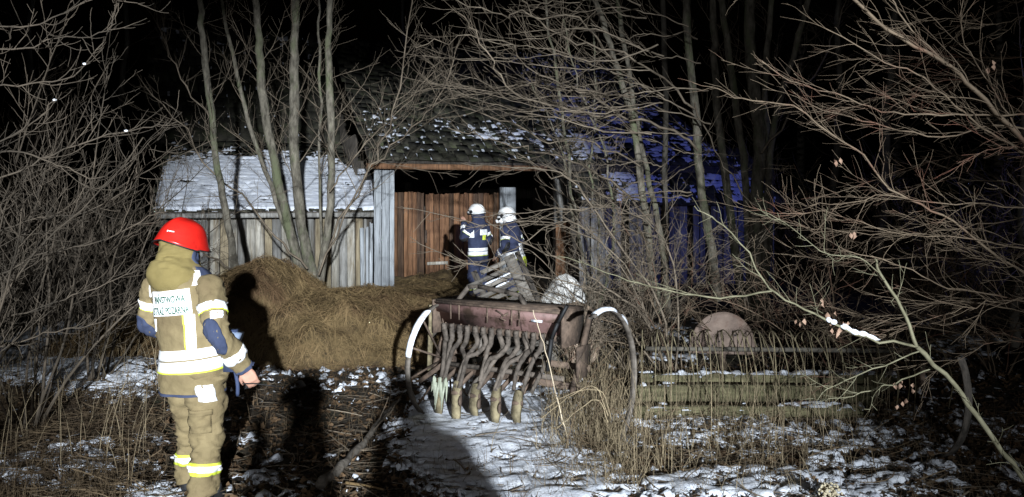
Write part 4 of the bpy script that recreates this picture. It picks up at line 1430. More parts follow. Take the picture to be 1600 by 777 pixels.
def beam(label, x0, x1, y, zb, h, d, material, snow, seed, rz=0.0):
    L = x1 - x0
    r_ = thing('timber_beam', label, 'timber', ((x0 + x1) / 2, y, zb), rz, 'timbers lying under the rake')
    n = 24
    V = []
    for i in range(n + 1):
        x = -L / 2 + L * i / n
        w = .012 * (vn3(x * 3, seed, 0, 2) - .5)
        for yy, zz in ((-d / 2, 0), (d / 2, 0), (d / 2, h), (-d / 2, h)):
            V.append((x, yy + float(w), zz + float(w) * .7))
    F = [[3, 2, 1, 0], [4 * n, 4 * n + 1, 4 * n + 2, 4 * n + 3]] + [[4 * i + j, 4 * i + (j + 1) % 4, 4 * i + 4 + (j + 1) % 4, 4 * i + 4 + j] for i in range(n) for j in range(4)]
    MB().add(V, np.array(F)).build('timber', material, r_)
    us, vs = np.arange(-L / 2, L / 2, .02), np.linspace(-d / 2 - .012, d / 2, 7)
    Ug, Vg = np.meshgrid(us, vs, indexing='ij')
    nn = fbm(Ug + seed, Vg, 2.2, 3, seed) + .3 * (vn3(Ug * 14, Vg * 14, 0, seed) - .5)
    hh = nn - (1 - snow)
    env = 1 - (2 * np.abs(Vg) / (d + .03)) ** 2
    Zg = h + np.where(hh > 0, .003 + sstep(0, .12, hh) * .035 * np.clip(env, .15, 1), -.02)
    if (hh > 0).any():
        tag(link('snow', grid_mesh('snow', np.stack([Ug, Vg, Zg], -1), hh > 0), M_SNOW, r_, True), kind='stuff')
    return r_


bx = lambda px, Y: (px - 800) / FPX * Y
g_ = lambda x, y: float(gz(x, y))
beam('mossy timber with the brightest snow line, rearmost of the three under the round plate', bx(1000, 7.55), bx(1400, 7.55), 7.55, g_(1.9, 7.55) + .06, .14, .13, M_MOSSW, .60, 3)
beam('olive mossy timber in the middle of the three lying timbers', bx(985, 7.2), bx(1360, 7.2), 7.2, g_(1.8, 7.2) - .01, .18, .15, M_MOSSW, .30, 9)
beam('mossy timber with broken snow on top, foremost of the three', bx(990, 6.75), bx(1345, 6.75), 6.75, g_(1.7, 6.75) - .02, .12, .16, M_MOSSW, .50, 14)

# old hay rake: beam, arched spring tines, one wheel
rk = thing('hay_rake', 'old hay rake with a row of arched thin tines and a broken wheel rim', 'hay rake', (0, 0, 0))
ry_, rz_ = 7.35, .62
x0, x1 = bx(1010, ry_), bx(1425, ry_)
gzr = g_(2.0, 7.3)
MB().tube([(x0, ry_ + .10, gzr + .46), (x1 + .1, ry_ - .02, gzr + .46)], .022, 10).build('axle_beam', M_BARKD, rk, True)
rg = random.Random(9)
nt = 34
for q in range(nt):
    x = x0 + (x1 - x0) * q / (nt - 1)
    s = rg.uniform(-.05, .05) + (.10 if q % 2 else -.10)
    yb = ry_ + .08 - .09 * q / nt
    pts = catmull([(x, yb, gzr + .46), (x + s * .1, yb + .10, gzr + .57), (x + s * .4, yb - .10, gzr + .66), (x + s * .8, yb - .32, gzr + .52), (x + s, yb - .44, gzr + .28), (x + s * .9, yb - .40, gzr + .02)], 20)
    MB().tube(pts, .0052, 6).build('tine', M_MUD, rk, True)
wx = at(1440, 650, 5.9)
M_RIM0, M_RIM = M_RIM, M_DARKW
wheel(rk, (wx[0], 5.9, g_(wx[0], 5.9) + .50), .55, 10, .05, None, R(184), 0, arc=(R(-118), R(30)))
M_RIM = M_RIM0
MB().tube([(x1 + .1, ry_ - .02, gzr + .46), (wx[0], 5.9, g_(wx[0], 5.9) + .50)], .022, 10).build('axle_stub', M_RUST, rk, True)


# ------------------------------------------------------------------ bare trees, shrubs, branches
def twig_line(p, d, L, rng, up, wig, n):
    d = nrm(d)
    pts = [p]
    st = L / (n - 1)
    for _ in range(n - 1):
        d = nrm(d + rng.normal(0, wig, 3) + np.array([0, 0, up]))
        pts.append(pts[-1] + d * st)
    return np.array(pts)


def sprout(lines, rng, spacing, Lr, ang, up, wig, rmin, rscale=.5, t0=.2, taper=True, plane=None, n=6, lenfall=.5):
    """side shoots along a set of (pts, radii) lines"""
    out = []
    for P, r in lines:
        seg = np.linalg.norm(np.diff(P, axis=0), axis=1)
        s = np.concatenate([[0], np.cumsum(seg)])
        tot = s[-1]
        x = tot * t0 + rng.uniform(0, spacing)
        while x < tot:
            i = min(int(np.searchsorted(s, x)) - 1, len(P) - 2)
            i = max(i, 0)
            f = (x - s[i]) / (seg[i] + 1e-9)
            p = P[i] + (P[i + 1] - P[i]) * f
            t = nrm(P[i + 1] - P[i])
            perp = nrm(np.cross(t, rng.normal(0, 1, 3)))
            if plane is not None:
                perp = nrm(perp - np.dot(perp, plane) * plane * .75)
            a = rng.normal(ang, .2)
            d = t * math.cos(a) + perp * math.sin(a)
            L = rng.uniform(*Lr) * (1 - lenfall * x / tot)
            rr = max(rmin, (r[i] + (r[i + 1] - r[i]) * f) * rscale * rng.uniform(.6, 1.1))
            rr = min(rr, max(rmin, L * .0062))
            Q = twig_line(p, d, L, rng, up, wig, n)
            out.append((Q, np.linspace(rr, max(rr * .35, rmin * .55), n)))
            x += spacing * rng.uniform(.5, 1.6)
    return out


def tubes_mesh(name, lines, k):
    VV, FF, n = [], [], 0
    for P, r in lines:
        V, F = tube_np(P, r, k)
        VV.append(V)
        FF.append(F + n)
        n += len(V)
    return mesh_np(name, np.concatenate(VV), np.concatenate(FF))


def pl(pxs, Y, rpx0, rpx1, n=18, jit=.01, rng=RNG, Y1=None):
    """polyline of a limb seen through pixel points at depth Y (to Y1), radii in picture pixels"""
    Y1 = Y if Y1 is None else Y1
    ys = np.linspace(Y, Y1, len(pxs))
    P = catmull([at(x, y, d) for (x, y), d in zip(pxs, ys)], n)
    P[1:-1] += rng.normal(0, jit, (n - 2, 3))
    r = np.linspace(rpx0, rpx1, n) * (.80 if rpx0 > 4.4 else .58) / FPX * np.linspace(Y, Y1, n)
    return P, r


def tree(name, label, cat, stems, limbs, group, bark, twig, rng, sp1=.28, L1=(.5, 1.3), sp2=.10, L2=(.15, .55), up=.05, extra=True, rmin=.0028, t0=.25, third=False, stemname='trunk', k1=4, a1=.75, a2=.7):
    base = stems[0][0][0]
    root = thing(name, label, cat, (base[0], base[1], base[2]), 0, group)
    off = np.array(base)
    for P, r in stems:
        V, F = tube_np(P - off, r * (1 + .24 * (vn3(np.arange(len(P)) * .9, P[0, 0], 0, 4) - .5)), 10)
        link(stemname, mesh_np(stemname, V, F), bark, root, True)
    l0 = list(stems) + list(limbs)
    lv1 = sprout(l0, rng, sp1, L1, a1, up, .10, rmin * 1.4, t0=t0, n=9)
    lv2 = sprout(list(limbs) + lv1, rng, sp2, L2, a2, up * 1.2, .09, rmin, t0=.15, n=6)
    lv3 = sprout(lv2, rng, sp2 * .9, (L2[0] * .5, L2[1] * .5), .65, up, .12, rmin * .8, t0=.3, n=4) if third else []
    cr = [(P - off, r) for P, r in list(limbs) + lv1 + lv2 + lv3]
    link('crown', tubes_mesh('crown', cr, k1), twig, root, True)
    return root


rngT = np.random.default_rng(3)
RT = 'bare trees between hay and shed'
def sweep(n, seed, x0, y0, dx, dy, Y, r):
    """long thin limbs sweeping to the left, drooping or rising a little"""
    rg = np.random.default_rng(seed)
    out = []
    for _ in range(n):
        xa, ya = rg.uniform(*x0), rg.uniform(*y0)
        L, e = rg.uniform(*dx), rg.uniform(*dy)
        bow = rg.uniform(-.16, .10) * L
        Ya = rg.uniform(*Y)
        pts = [(xa - L * f, ya + e * f + bow * math.sin(math.pi * f) + rg.normal(0, 5)) for f in (0, .2, .4, .6, .8, 1)]
        rr = rg.uniform(*r)
        out.append(pl(pts, Ya, rr, .7, 24, .008, Y1=Ya - rg.uniform(.0, .9)))
    return out


# left clump behind the hay
tree('bare_tree', 'clump of several slender bare trunks rising behind the hay heap', 'tree',
     [pl([(490, 445), (468, 330), (460, 200), (460, 90), (462, 0), (465, -110)], 12.6, 11, 7, 26),
      pl([(474, 445), (440, 310), (415, 180), (405, 80), (400, 0), (392, -100)], 12.4, 10, 6, 26),
      pl([(500, 445), (516, 320), (517, 200), (513, 80), (517, 0), (522, -100)], 12.5, 8, 5.5, 26),
      pl([(480, 440), (430, 310), (385, 180), (355, 50), (335, -60)], 12.8, 5, 3, 22),
      pl([(505, 440), (500, 300), (500, 150), (497, 40), (500, -60)], 12.9, 4, 3, 22)],
     [pl([(502, 420), (530, 350), (580, 260), (620, 160), (640, 0), (650, -60)], 12.3, 3, 1.6, 20, .03),
      pl([(480, 420), (430, 370), (380, 310), (330, 265), (270, 180), (210, 110)], 12.2, 3.4, 1.2, 20, .03),
      pl([(498, 430), (560, 290), (640, 210), (690, 150), (720, 60)], 12.0, 3, 1.0, 20, .03),
      pl([(515, 300), (560, 235), (620, 180), (680, 110)], 12.3, 2.4, .9, 16, .03)],
     RT, M_BARK, M_TWIG, rngT, sp1=.20, L1=(.6, 1.8), sp2=.11, L2=(.15, .6), rmin=.0024)
tree('bare_tree', 'single thin bare trunk rising beside the red helmet', 'tree',
     [pl([(374, 445), (352, 330), (335, 220), (322, 100), (312, 0), (305, -100)], 11.8, 8, 5, 26)],
     [pl([(330, 190), (290, 130), (255, 60), (230, -20)], 11.8, 2.5, 1, 14, .03), pl([(368, 425), (320, 395), (285, 375)], 11.7, 3, 1.4, 8, .01)], RT, M_BARK, M_TWIG, rngT, sp1=.24, L1=(.5, 1.5), sp2=.12, L2=(.15, .5), rmin=.0024)
# right group
RG = 'bare trees before the blue lit barn side'
tree('bare_tree', 'pale straight bare trunk left of the thickest trunk clump', 'tree',
     [pl([(1122, 470), (1115, 410), (1095, 300), (1085, 180), (1075, 60), (1072, 0), (1068, -100)], 10.6, 9, 7, 26)],
     [pl([(1085, 170), (1020, 110), (950, 80), (880, 55), (830, 10), (800, -30)], 10.4, 3.6, 1.4, 22, .03, Y1=9.4),
      pl([(1090, 235), (1040, 200), (980, 185), (930, 180), (860, 168), (800, 140), (770, 100), (740, 50), (716, 20)], 10.4, 4.2, 2.0, 30, .025, Y1=8.6),
      pl([(1085, 160), (1120, 240), (1160, 300), (1210, 350)], 10.4, 2.5, 1.2, 14, .02)]
     + sweep(12, 42, (1075, 1120), (0, 440), (100, 230), (-70, 60), (9.2, 10.4), (1.6, 2.8)), RG, M_BARK, M_TWIG, rngT, sp1=.27, L1=(.4, 1.2), sp2=.14, L2=(.15, .5), rmin=.0020, a1=.6, a2=.5)
tree('bare_tree', 'leaning grey bare trunk crossing before the snowy annex roof', 'tree',
     [pl([(1028, 490), (1008, 330), (990, 200), (960, 90), (930, 0), (905, -90)], 10.9, 7.5, 5, 26),
      pl([(1045, 490), (1032, 370), (1005, 240), (985, 130), (965, 0), (955, -90)], 11.2, 6, 4, 26)],
     [pl([(1020, 350), (960, 290), (890, 250), (820, 235), (760, 215), (700, 200)], 10.6, 3.8, 1.2, 24, .03, Y1=9.0),
      pl([(1015, 380), (980, 340), (930, 300), (870, 275), (800, 262), (720, 255)], 10.4, 3.0, 1.0, 22, .03, Y1=9.0),
      pl([(985, 190), (920, 150), (850, 120), (790, 70), (720, 55), (650, 75)], 10.5, 3.0, 1.0, 22, .03, Y1=9.2),
      pl([(960, 95), (900, 30), (820, 26), (770, 20), (700, -8)], 10.5, 3.0, 1.4, 18, .03, Y1=9.5),
      pl([(1000, 260), (930, 225), (850, 215), (790, 190), (700, 160), (670, 130)], 10.5, 2.8, 1.0, 20, .03, Y1=9.0)]
     + sweep(15, 41, (985, 1040), (-20, 215), (150, 360), (-90, 30), (9.0, 10.8), (1.6, 2.8)) + sweep(6, 47, (985, 1040), (250, 430), (80, 150), (-40, 30), (9.0, 10.8), (1.6, 2.6)), RG, M_BARK, M_TWIG, rngT, sp1=.27, L1=(.4, 1.2), sp2=.14, L2=(.15, .5), rmin=.0020, a1=.5, a2=.5)
tree('bare_tree', 'thickest dark clump of twisted bare trunks with a forked crown', 'tree',
     [pl([(1186, 500), (1182, 330), (1187, 220), (1174, 100), (1170, 0), (1170, -110)], 11.6, 15, 9, 26),
      pl([(1172, 500), (1166, 300), (1150, 160), (1128, 0), (1120, -90)], 11.7, 8, 6, 24),
      pl([(1197, 500), (1196, 330), (1215, 170), (1245, 70), (1275, -60)], 11.5, 8, 5, 24),
      pl([(1162, 490), (1140, 330), (1122, 180), (1115, 60), (1112, -90)], 11.9, 9, 6, 24),
      pl([(1192, 480), (1205, 300), (1195, 150), (1205, 0), (1210, -90)], 11.8, 7, 5, 24)],
     [pl([(1190, 240), (1250, 150), (1300, 60), (1330, -40)], 11.4, 3.5, 1.5, 16, .03)], RG, M_BARK, M_TWIG, rngT, sp1=.26, L1=(.5, 1.6), sp2=.11, L2=(.15, .5), rmin=.0024)
tree('bare_tree', 'thin dark bare trunk between the leaning trunk and the pale trunk', 'tree',
     [pl([(1042, 480), (1038, 330), (1040, 150), (1036, 0), (1034, -90)], 12.6, 6, 5, 22)], [], RG, M_BARKD, M_TWIG, rngT, sp1=.5, sp2=.2)
tree('bare_tree', 'sapling cluster beside the open gate with thin rising stems', 'tree',
     [pl([(925, 480), (905, 380), (890, 280), (880, 180), (860, 60), (850, -60)], 11.2, 4.5, 2, 22, .02),
      pl([(930, 480), (935, 380), (925, 250), (930, 120), (915, -60)], 11.3, 4, 2, 22, .02),
      pl([(935, 480), (960, 360), (945, 240), (900, 120), (880, 30)], 11.1, 4, 2, 22, .02),
      pl([(920, 480), (900, 330), (870, 220), (830, 130)], 11.0, 3.4, 1.6, 18, .02)], [], RG, M_BARK, M_TWIG, rngT, sp1=.2, L1=(.4, 1.3), sp2=.10, L2=(.15, .5))


def snow_lumps(P, idx, rad, seed):
    rg = np.random.default_rng(seed)
    mb = MB()
    for i in idx:
        f = i - int(i)
        p = P[int(i)] * (1 - f) + P[min(int(i) + 1, len(P) - 1)] * f
        ellipsoid(mb, p + np.array([0, 0, rad * .55]), np.array([rad * rg.uniform(.8, 1.5), rad, rad * rg.uniform(.6, .9)]), 12)
    return mb


# branch sweeping in low from the right
RGF = 'bare branches reaching in from the right edge'
base_a = [(1720, 860), (1640, 795), (1560, 695), (1500, 612), (1432, 542)]
la = pl(base_a, 4.5, 5.6, 4.4, 20, .008)
lb = pl([(1432, 542), (1350, 525), (1270, 490), (1206, 455), (1172, 400), (1122, 345), (1085, 322)], 4.5, 4.3, 1.6, 26, .008)
lc_ = pl([(1432, 542), (1412, 490), (1378, 430), (1368, 405)], 4.5, 4.6, 2.4, 14, .004)
ld = pl([(1206, 455), (1130, 466), (1060, 456), (990, 440), (930, 420), (870, 400)], 4.5, 3.0, 1.0, 20, .006)
le = pl([(1460, 575), (1390, 600), (1320, 620), (1250, 625)], 4.55, 2.4, 1.0, 14, .006)
lf = pl([(1440, 548), (1370, 575), (1300, 605), (1275, 630)], 4.5, 2.4, 1.0, 12, .006)
lg = pl([(1378, 430), (1340, 400), (1290, 395), (1230, 350), (1190, 330)], 4.5, 2.0, .8, 14, .006)
t = tree('bare_shrub', 'olive barked branch with snow lumps sweeping up from the bottom right corner', 'shrub', [la], [lb, lc_, ld, le, lf, lg], RGF, M_TWIGG, M_TWIGG, np.random.default_rng(5), sp1=.16, L1=(.15, .45), sp2=.08, L2=(.05, .2), up=.02, rmin=.0018, stemname='stem')
off = np.array(t.location)
mb = snow_lumps(lb[0] - off, [6.6, 7.0], .018, 1)
for q in np.arange(3.2, 5.9, .10):
    i = int(q)
    p = (lb[0][i] * (1 - (q - i)) + lb[0][i + 1] * (q - i)) - off
    s = .010 + .006 * math.sin(q * 9)
    if q < 4.2: s *= .55
    ellipsoid(mb, p + np.array([0, 0, .014]), (.022, .014, s), 10)
tag(link('snow', mb.mesh('snow'), M_SNOW, t, True), kind='stuff')

# tree standing outside the right edge, limbs reaching in
tp = pl([(1760, 900), (1750, 500), (1740, 200), (1730, -150)], 5.6, 24, 16, 20, .01)
LR = [
    pl([(1745, 330), (1670, 280), (1600, 222), (1530, 150), (1480, 100), (1400, 55), (1330, -5), (1290, -60)], 5.5, 6.5, 3.2, 28, .005, Y1=5.0),
    pl([(1745, 300), (1660, 260), (1600, 238), (1540, 202), (1500, 172), (1440, 120), (1380, 95), (1290, 45)], 5.5, 4.2, 1.6, 28, .006, Y1=5.2),
    pl([(1745, 210), (1660, 190), (1600, 180), (1510, 178), (1440, 180), (1380, 174), (1320, 150), (1240, 130), (1190, 95)], 5.5, 3.6, 1.4, 28, .006, Y1=5.0),
    pl([(1745, 230), (1650, 215), (1550, 195), (1480, 216), (1400, 202), (1330, 186), (1262, 160), (1236, 140)], 5.6, 3.2, 1.2, 26, .006, Y1=5.2),
    pl([(1750, 520), (1650, 460), (1560, 400), (1490, 345), (1440, 320), (1390, 295), (1350, 245), (1300, 210), (1240, 166), (1190, 160), (1150, 150), (1120, 138)], 5.6, 4.2, 1.6, 34, .006, Y1=4.9),
    pl([(1480, 100), (1420, 40), (1380, -20)], 5.2, 3, 2, 10, .004),
    pl([(1600, 222), (1570, 170), (1520, 90), (1500, 40), (1510, -30)], 5.4, 2.4, 1.2, 16, .006),
    pl([(1745, 420), (1660, 390), (1580, 385), (1510, 372), (1450, 370), (1380, 360), (1290, 330)], 5.6, 2.8, 1.0, 22, .006, Y1=5.2),
    pl([(1745, 480), (1650, 480), (1560, 462), (1480, 450), (1440, 430), (1380, 405), (1320, 390), (1240, 345)], 5.6, 3.0, 1.0, 22, .006, Y1=5.2),
    pl([(1745, 320), (1640, 330), (1540, 320), (1460, 318), (1390, 305), (1320, 318), (1265, 322)], 5.6, 2.6, .9, 22, .006, Y1=5.1),
] + sweep(24, 43, (1690, 1760), (-40, 560), (220, 560), (-90, 90), (5.4, 7.4), (1.4, 2.6))
t = tree('bare_tree', 'bare tree beyond the right edge whose orange tipped limbs reach across the dark', 'tree', [tp], LR, RGF, M_BARK, M_TWIGO, np.random.default_rng(8), sp1=.15, L1=(.3, .9), sp2=.085, L2=(.08, .35), up=.01, rmin=.0015, a1=.42, a2=.45)
offT = np.array(t.location)
# dry leaves still hanging
mb = MB()
rgl = np.random.default_rng(4)
for px, py, Y in ((1545, 100, 5.4), (1335, 362, 5.2), (1250, 500, 4.6), (1300, 490, 4.5), (1320, 500, 4.5), (1308, 515, 4.5), (1290, 470, 4.6), (1410, 625, 4.6), (1400, 590, 4.6), (1420, 600, 4.6), (1305, 255, 5.0)):
    for _ in range(3):
        p = at(px + rgl.uniform(-9, 9), py + rgl.uniform(-9, 9), Y) - offT
        s = rgl.uniform(.018, .035)
        a = rgl.uniform(0, 6.28)
        u = np.array([math.cos(a) * .5, math.sin(a) * .5, 0]) * s
        w = np.array([rgl.uniform(-.3, .3), rgl.uniform(-.3, .3), -1.2]) * s
        nn_ = nrm(np.cross(u, w)) * s * .3
        mb.add([p, p + u + w * .5 + nn_, p + w * 1.1, p - u + w * .5 + nn_, p + w * .55 - nn_], [np.array([[0, 1, 4], [1, 2, 4], [2, 3, 4], [3, 0, 4]])])
tag(link('hanging_leaves', mb.mesh('hanging_leaves'), mat('hanging_leaf', (.16, .09, .06), (.30, .20, .14), 8), t), kind='stuff')


def shrub(label, x, y, n, h, spread, group, twig, seed, arch=.0, up=.04, sp=.16, L1=(.3, .9), L2=(.1, .4), r0=.013, lean=(0, 0), third=False, sp2=.10, rmin=.0026):
    rg = np.random.default_rng(seed)
    g = float(gz(x, y))
    root = thing('bare_shrub', label, 'shrub', (x, y, g - .03), 0, group)
    stems = []
    for q in range(n):
        a = rg.uniform(0, 2 * np.pi)
        tilt = rg.uniform(.05, spread)
        d = np.array([math.cos(a) * tilt + lean[0], math.sin(a) * tilt + lean[1], 1.0])
        L = h * rg.uniform(.6, 1.15)
        m = 14
        P = [np.array([math.cos(a) * .08, math.sin(a) * .08, 0.0])]
        d = nrm(d)
        for _ in range(m - 1):
            d = nrm(d + rg.normal(0, .07, 3) + np.array([math.cos(a) * arch, math.sin(a) * arch, -arch * .6]))
            P.append(P[-1] + d * L / (m - 1))
        r = r0 * rg.uniform(.6, 1.2)
        stems.append((np.array(P), np.linspace(r, .0035, m)))
    for P, r in stems:
        V, F = tube_np(P, r, 6)
        link('stem', mesh_np('stem', V, F), twig, root, True)
    l1 = sprout(stems, rg, sp, L1, .75, up, .10, rmin * 1.2, t0=.15, n=8)
    l2 = sprout(l1, rg, sp2, L2, .7, up * 1.5, .12, rmin, t0=.12, n=6)
    l3 = sprout(l2, rg, sp2, (L2[0] * .5, L2[1] * .5), .6, up, .1, rmin * .85, t0=.3, n=4) if third else []
    link('crown', tubes_mesh('crown', l1 + l2 + l3, 4), twig, root, True)
    return root


SL = 'dense bare thicket on the left'
for q, (px, Y, n, h, lab) in enumerate([
    (-70, 5.2, 9, 2.9, 'tangled bare shrub at the left edge nearest the camera'),
    (40, 6.3, 9, 3.0, 'bare shrub with upright twigs behind the dry grass on the left'),
    (150, 7.6, 8, 2.6, 'bare shrub with fine forked twigs just left of the red helmet'),
    (-30, 8.2, 9, 3.8, 'tall bare shrub deep in the left thicket'),
    (95, 9.6, 8, 3.4, 'dim bare shrub behind the trodden hay strip'),
    (205, 10.8, 7, 2.6, 'dim bare shrub by the corner of the snowy shed roof'),
    (-120, 6.8, 8, 3.6, 'bare shrub half out of view at the far left edge'),
]):
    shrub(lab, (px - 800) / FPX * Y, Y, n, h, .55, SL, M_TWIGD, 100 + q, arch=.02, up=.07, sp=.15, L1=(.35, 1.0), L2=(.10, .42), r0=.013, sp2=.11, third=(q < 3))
# hero limbs of the left thicket
rngL = np.random.default_rng(12)
stem = pl([(-150, 760), (-120, 560), (-110, 330), (-130, 60), (-140, -80)], 4.6, 16, 9, 18, .01)
LL = [
    pl([(-115, 380), (-40, 300), (40, 262), (110, 230), (200, 205), (250, 198), (278, 190)], 4.6, 3.4, 1.2, 24, .006),
    pl([(-115, 250), (-40, 236), (40, 240), (100, 262), (150, 278), (186, 262)], 4.6, 3.6, 1.2, 22, .006),
    pl([(-120, 300), (-30, 240), (50, 195), (78, 165), (88, 155)], 4.5, 3.4, 1.2, 16, .006),
    pl([(-125, 120), (-40, 80), (40, 75), (80, 62), (140, 55), (178, 40), (184, 5)], 4.6, 3.0, 1.0, 22, .006),
    pl([(-130, 40), (40, 40), (100, 20), (150, 0), (215, 5)], 4.6, 2.8, 1.2, 18, .006),
    pl([(-118, 200), (-20, 140), (60, 130), (120, 115), (165, 60), (180, 20)], 4.7, 3.0, 1.0, 20, .006),
    pl([(-112, 470), (-20, 440), (60, 400), (150, 380), (230, 340), (262, 330)], 4.9, 3.2, 1.0, 22, .008),
    pl([(-112, 500), (0, 500), (90, 470), (170, 440), (235, 400)], 5.0, 3.2, 1.0, 20, .008),
    pl([(-118, 560), (-10, 545), (80, 520), (160, 500), (215, 470)], 5.2, 2.6, .9, 20, .008),
    pl([(-112, 420), (0, 360), (70, 340), (140, 330), (200, 290), (240, 250)], 4.8, 2.8, .9, 20, .008),
]
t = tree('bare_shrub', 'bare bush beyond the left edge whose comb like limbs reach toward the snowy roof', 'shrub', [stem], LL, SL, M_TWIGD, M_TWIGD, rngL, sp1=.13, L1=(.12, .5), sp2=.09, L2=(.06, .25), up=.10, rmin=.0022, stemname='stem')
o_ = np.array(t.location)
mb = MB()
for li, ix in ((2, 13.2), (5, 12.5), (0, 15.2)):
    P_ = LL[li][0]
    p = P_[int(ix)] + (P_[int(ix) + 1] - P_[int(ix)]) * (ix % 1)
    ellipsoid(mb, p - o_ + np.array([0, 0, .006]), (.012, .009, .007), 10)
tag(link('snow', mb.mesh('snow'), M_SNOW, t, True), kind='stuff')

SR = 'bare shrubs behind the drill and the timbers'
for q, (px, Y, n, h, lab, tw) in enumerate([
    (905, 8.6, 9, 1.9, 'arching thin brown shrub just right of the tan sack', M_TWIG),
    (985, 8.8, 10, 2.3, 'dense arching bare shrub before the blue lit wall', M_TWIG),
    (1065, 8.3, 9, 2.0, 'bare shrub left of the round rusty plate', M_TWIGO),
    (1215, 8.6, 8, 1.7, 'bare shrub right of the round rusty plate', M_TWIGO),
    (1320, 8.0, 8, 1.8, 'dim bare shrub behind the right end of the timbers', M_TWIGO),
    (1430, 9.0, 8, 2.4, 'dark bare shrub deep on the right behind the lone wheel rim', M_TWIGO),
    (1560, 8.4, 8, 2.6, 'dark bare shrub near the right edge behind the branch', M_TWIGO),
    (1300, 11.5, 8, 3.4, 'tall dim shrub behind the thick trunk clump', M_TWIGO),
    (1500, 12.0, 8, 3.8, 'tall dim shrub in the dark far right', M_TWIGO),
]):
    shrub(lab, (px - 800) / FPX * Y, Y, n, h, .7, SR, tw, 200 + q, arch=.05, up=.0, sp=.11, L1=(.3, 1.0), L2=(.1, .45), r0=.009, sp2=.10, rmin=.0022)
# long shoots arching in front of the gate
sh = thing('bare_shrub', 'bare shrub whose pale shoots arch in front of the two navy firefighters', 'shrub', at(1045, 600, 8.0), 0, SR)
o_ = np.array(sh.location)
lines = [pl([(1050, 610), (1010, 500), (950, 452), (900, 418), (850, 396), (800, 372), (760, 345)], 8.0, 3.6, 1.2, 24, .008),
         pl([(1050, 610), (1030, 480), (980, 400), (930, 330), (900, 290), (860, 265), (800, 262)], 8.0, 3.4, 1.2, 24, .008),
         pl([(1055, 610), (1000, 540), (960, 470), (880, 440), (800, 425), (720, 408), (640, 370)], 8.1, 2.8, .9, 24, .008),
         pl([(1055, 610), (1060, 470), (1040, 380), (980, 330), (900, 325), (820, 332), (740, 340)], 7.9, 2.8, .9, 24, .008),
         pl([(1050, 610), (980, 420), (900, 360), (830, 345), (760, 352), (690, 335), (630, 325)], 8.2, 2.4, .8, 24, .008),
         pl([(1050, 610), (1000, 470), (940, 380), (880, 345), (800, 390), (740, 412), (700, 415)], 8.1, 2.2, .8, 24, .008)]
for P, r in lines:
    V, F = tube_np(P - o_, r, 6)
    link('stem', mesh_np('stem', V, F), M_TWIG, sh, True)
l1 = sprout(lines, np.random.default_rng(3), .13, (.15, .6), .6, .02, .1, .003, t0=.25, n=7)
l2 = sprout(l1, np.random.default_rng(4), .11, (.08, .3), .6, .02, .1, .0026, t0=.2, n=5)
link('crown', tubes_mesh('crown', [(P - o_, r) for P, r in l1 + l2], 4), M_TWIG, sh, True)

# dark wood behind: bare trunks and a few spruces
rgf = np.random.default_rng(77)
FR = 'dim trees of the wood behind'
where = ['far left above the thicket', 'left of the shed roof', 'above the shed roof', 'above the mossy barn roof', 'over the barn ridge', 'right of the barn', 'right behind the thick clump', 'far right in the dark']
for q, (px, Y) in enumerate([(60, 17), (180, 19), (250, 23), (620, 27), (760, 28), (1290, 19), (1380, 17), (1595, 10)]):
    bx_ = (px - 800) / FPX * Y
    g = float(gz(bx_, Y))
    m = 18
    P = np.stack([bx_ + np.cumsum(rgf.normal(0, .05, m)), Y + np.cumsum(rgf.normal(0, .05, m)), g - .1 + np.linspace(0, 10, m)], -1)
    r = np.linspace(.10 if Y > 12 else .06, .04, m)
    tree('bare_tree', 'dim bare trunk of the wood, ' + where[q], 'tree', [(P, r)], [], FR, M_BARKD, M_TWIG, rgf, sp1=.35, L1=(.8, 2.2), sp2=.3, L2=(.3, .9), up=.02, rmin=.005, t0=.12)


def spruce(label, x, y, h, seed):
    rg = np.random.default_rng(seed)
    g = float(gz(x, y))
    root = thing('spruce_tree', label, 'tree', (x, y, g - .05), 0, 'dark spruces of the wood')
    MB().tube([(0, 0, 0), (0.03, 0, h * .5), (0, .02, h)], [.16, .10, .01], 10).build('trunk', M_BARKD, root, True)
    VV, FF, n = [], [], 0
    z = .6
    while z < h - .1:
        Rr = (h - z) / h * h * .24 + .12
        for k in range(9):
            a = rg.uniform(0, 6.28)
            L = Rr * rg.uniform(.7, 1.15)
            droop = rg.uniform(.15, .4)
            m = 9
            for s in range(m):
                f = (s + .5) / m
                p = np.array([math.cos(a) * L * f, math.sin(a) * L * f, z - droop * L * f * f])
                for side in (-1, 1):
                    w = (1 - f * .6) * .24 * rg.uniform(.6, 1.2)
                    q = p + np.array([math.cos(a + side * 1.0), math.sin(a + side * 1.0), -.35]) * w
                    e = np.array([math.cos(a), math.sin(a), -.1]) * .05
                    VV += [p - e, p + e, q + e * .5 + [0, 0, -.02], q - e * .3]
                    FF.append([n, n + 1, n + 2, n + 3])
                    n += 4
        z += .20
    link('crown', mesh_np('crown', np.array(VV), np.array(FF)), M_CONIF, root)


for q, (px, Y, h, lab) in enumerate([(-40, 22, 11, 'dark spruce behind the left edge'), (120, 25, 12, 'dark spruce behind the left thicket'), (290, 27, 12, 'dark spruce above the shed roof'), (455, 30, 13, 'dark spruce rising over the joint of shed and barn'),
                                      (1250, 25, 11, 'dark spruce behind the barn end'), (1400, 22, 11, 'dark spruce in the right background'), (1560, 24, 12, 'dark spruce behind the right edge')]):
    spruce(lab, (px - 800) / FPX * Y, Y, h, 300 + q)


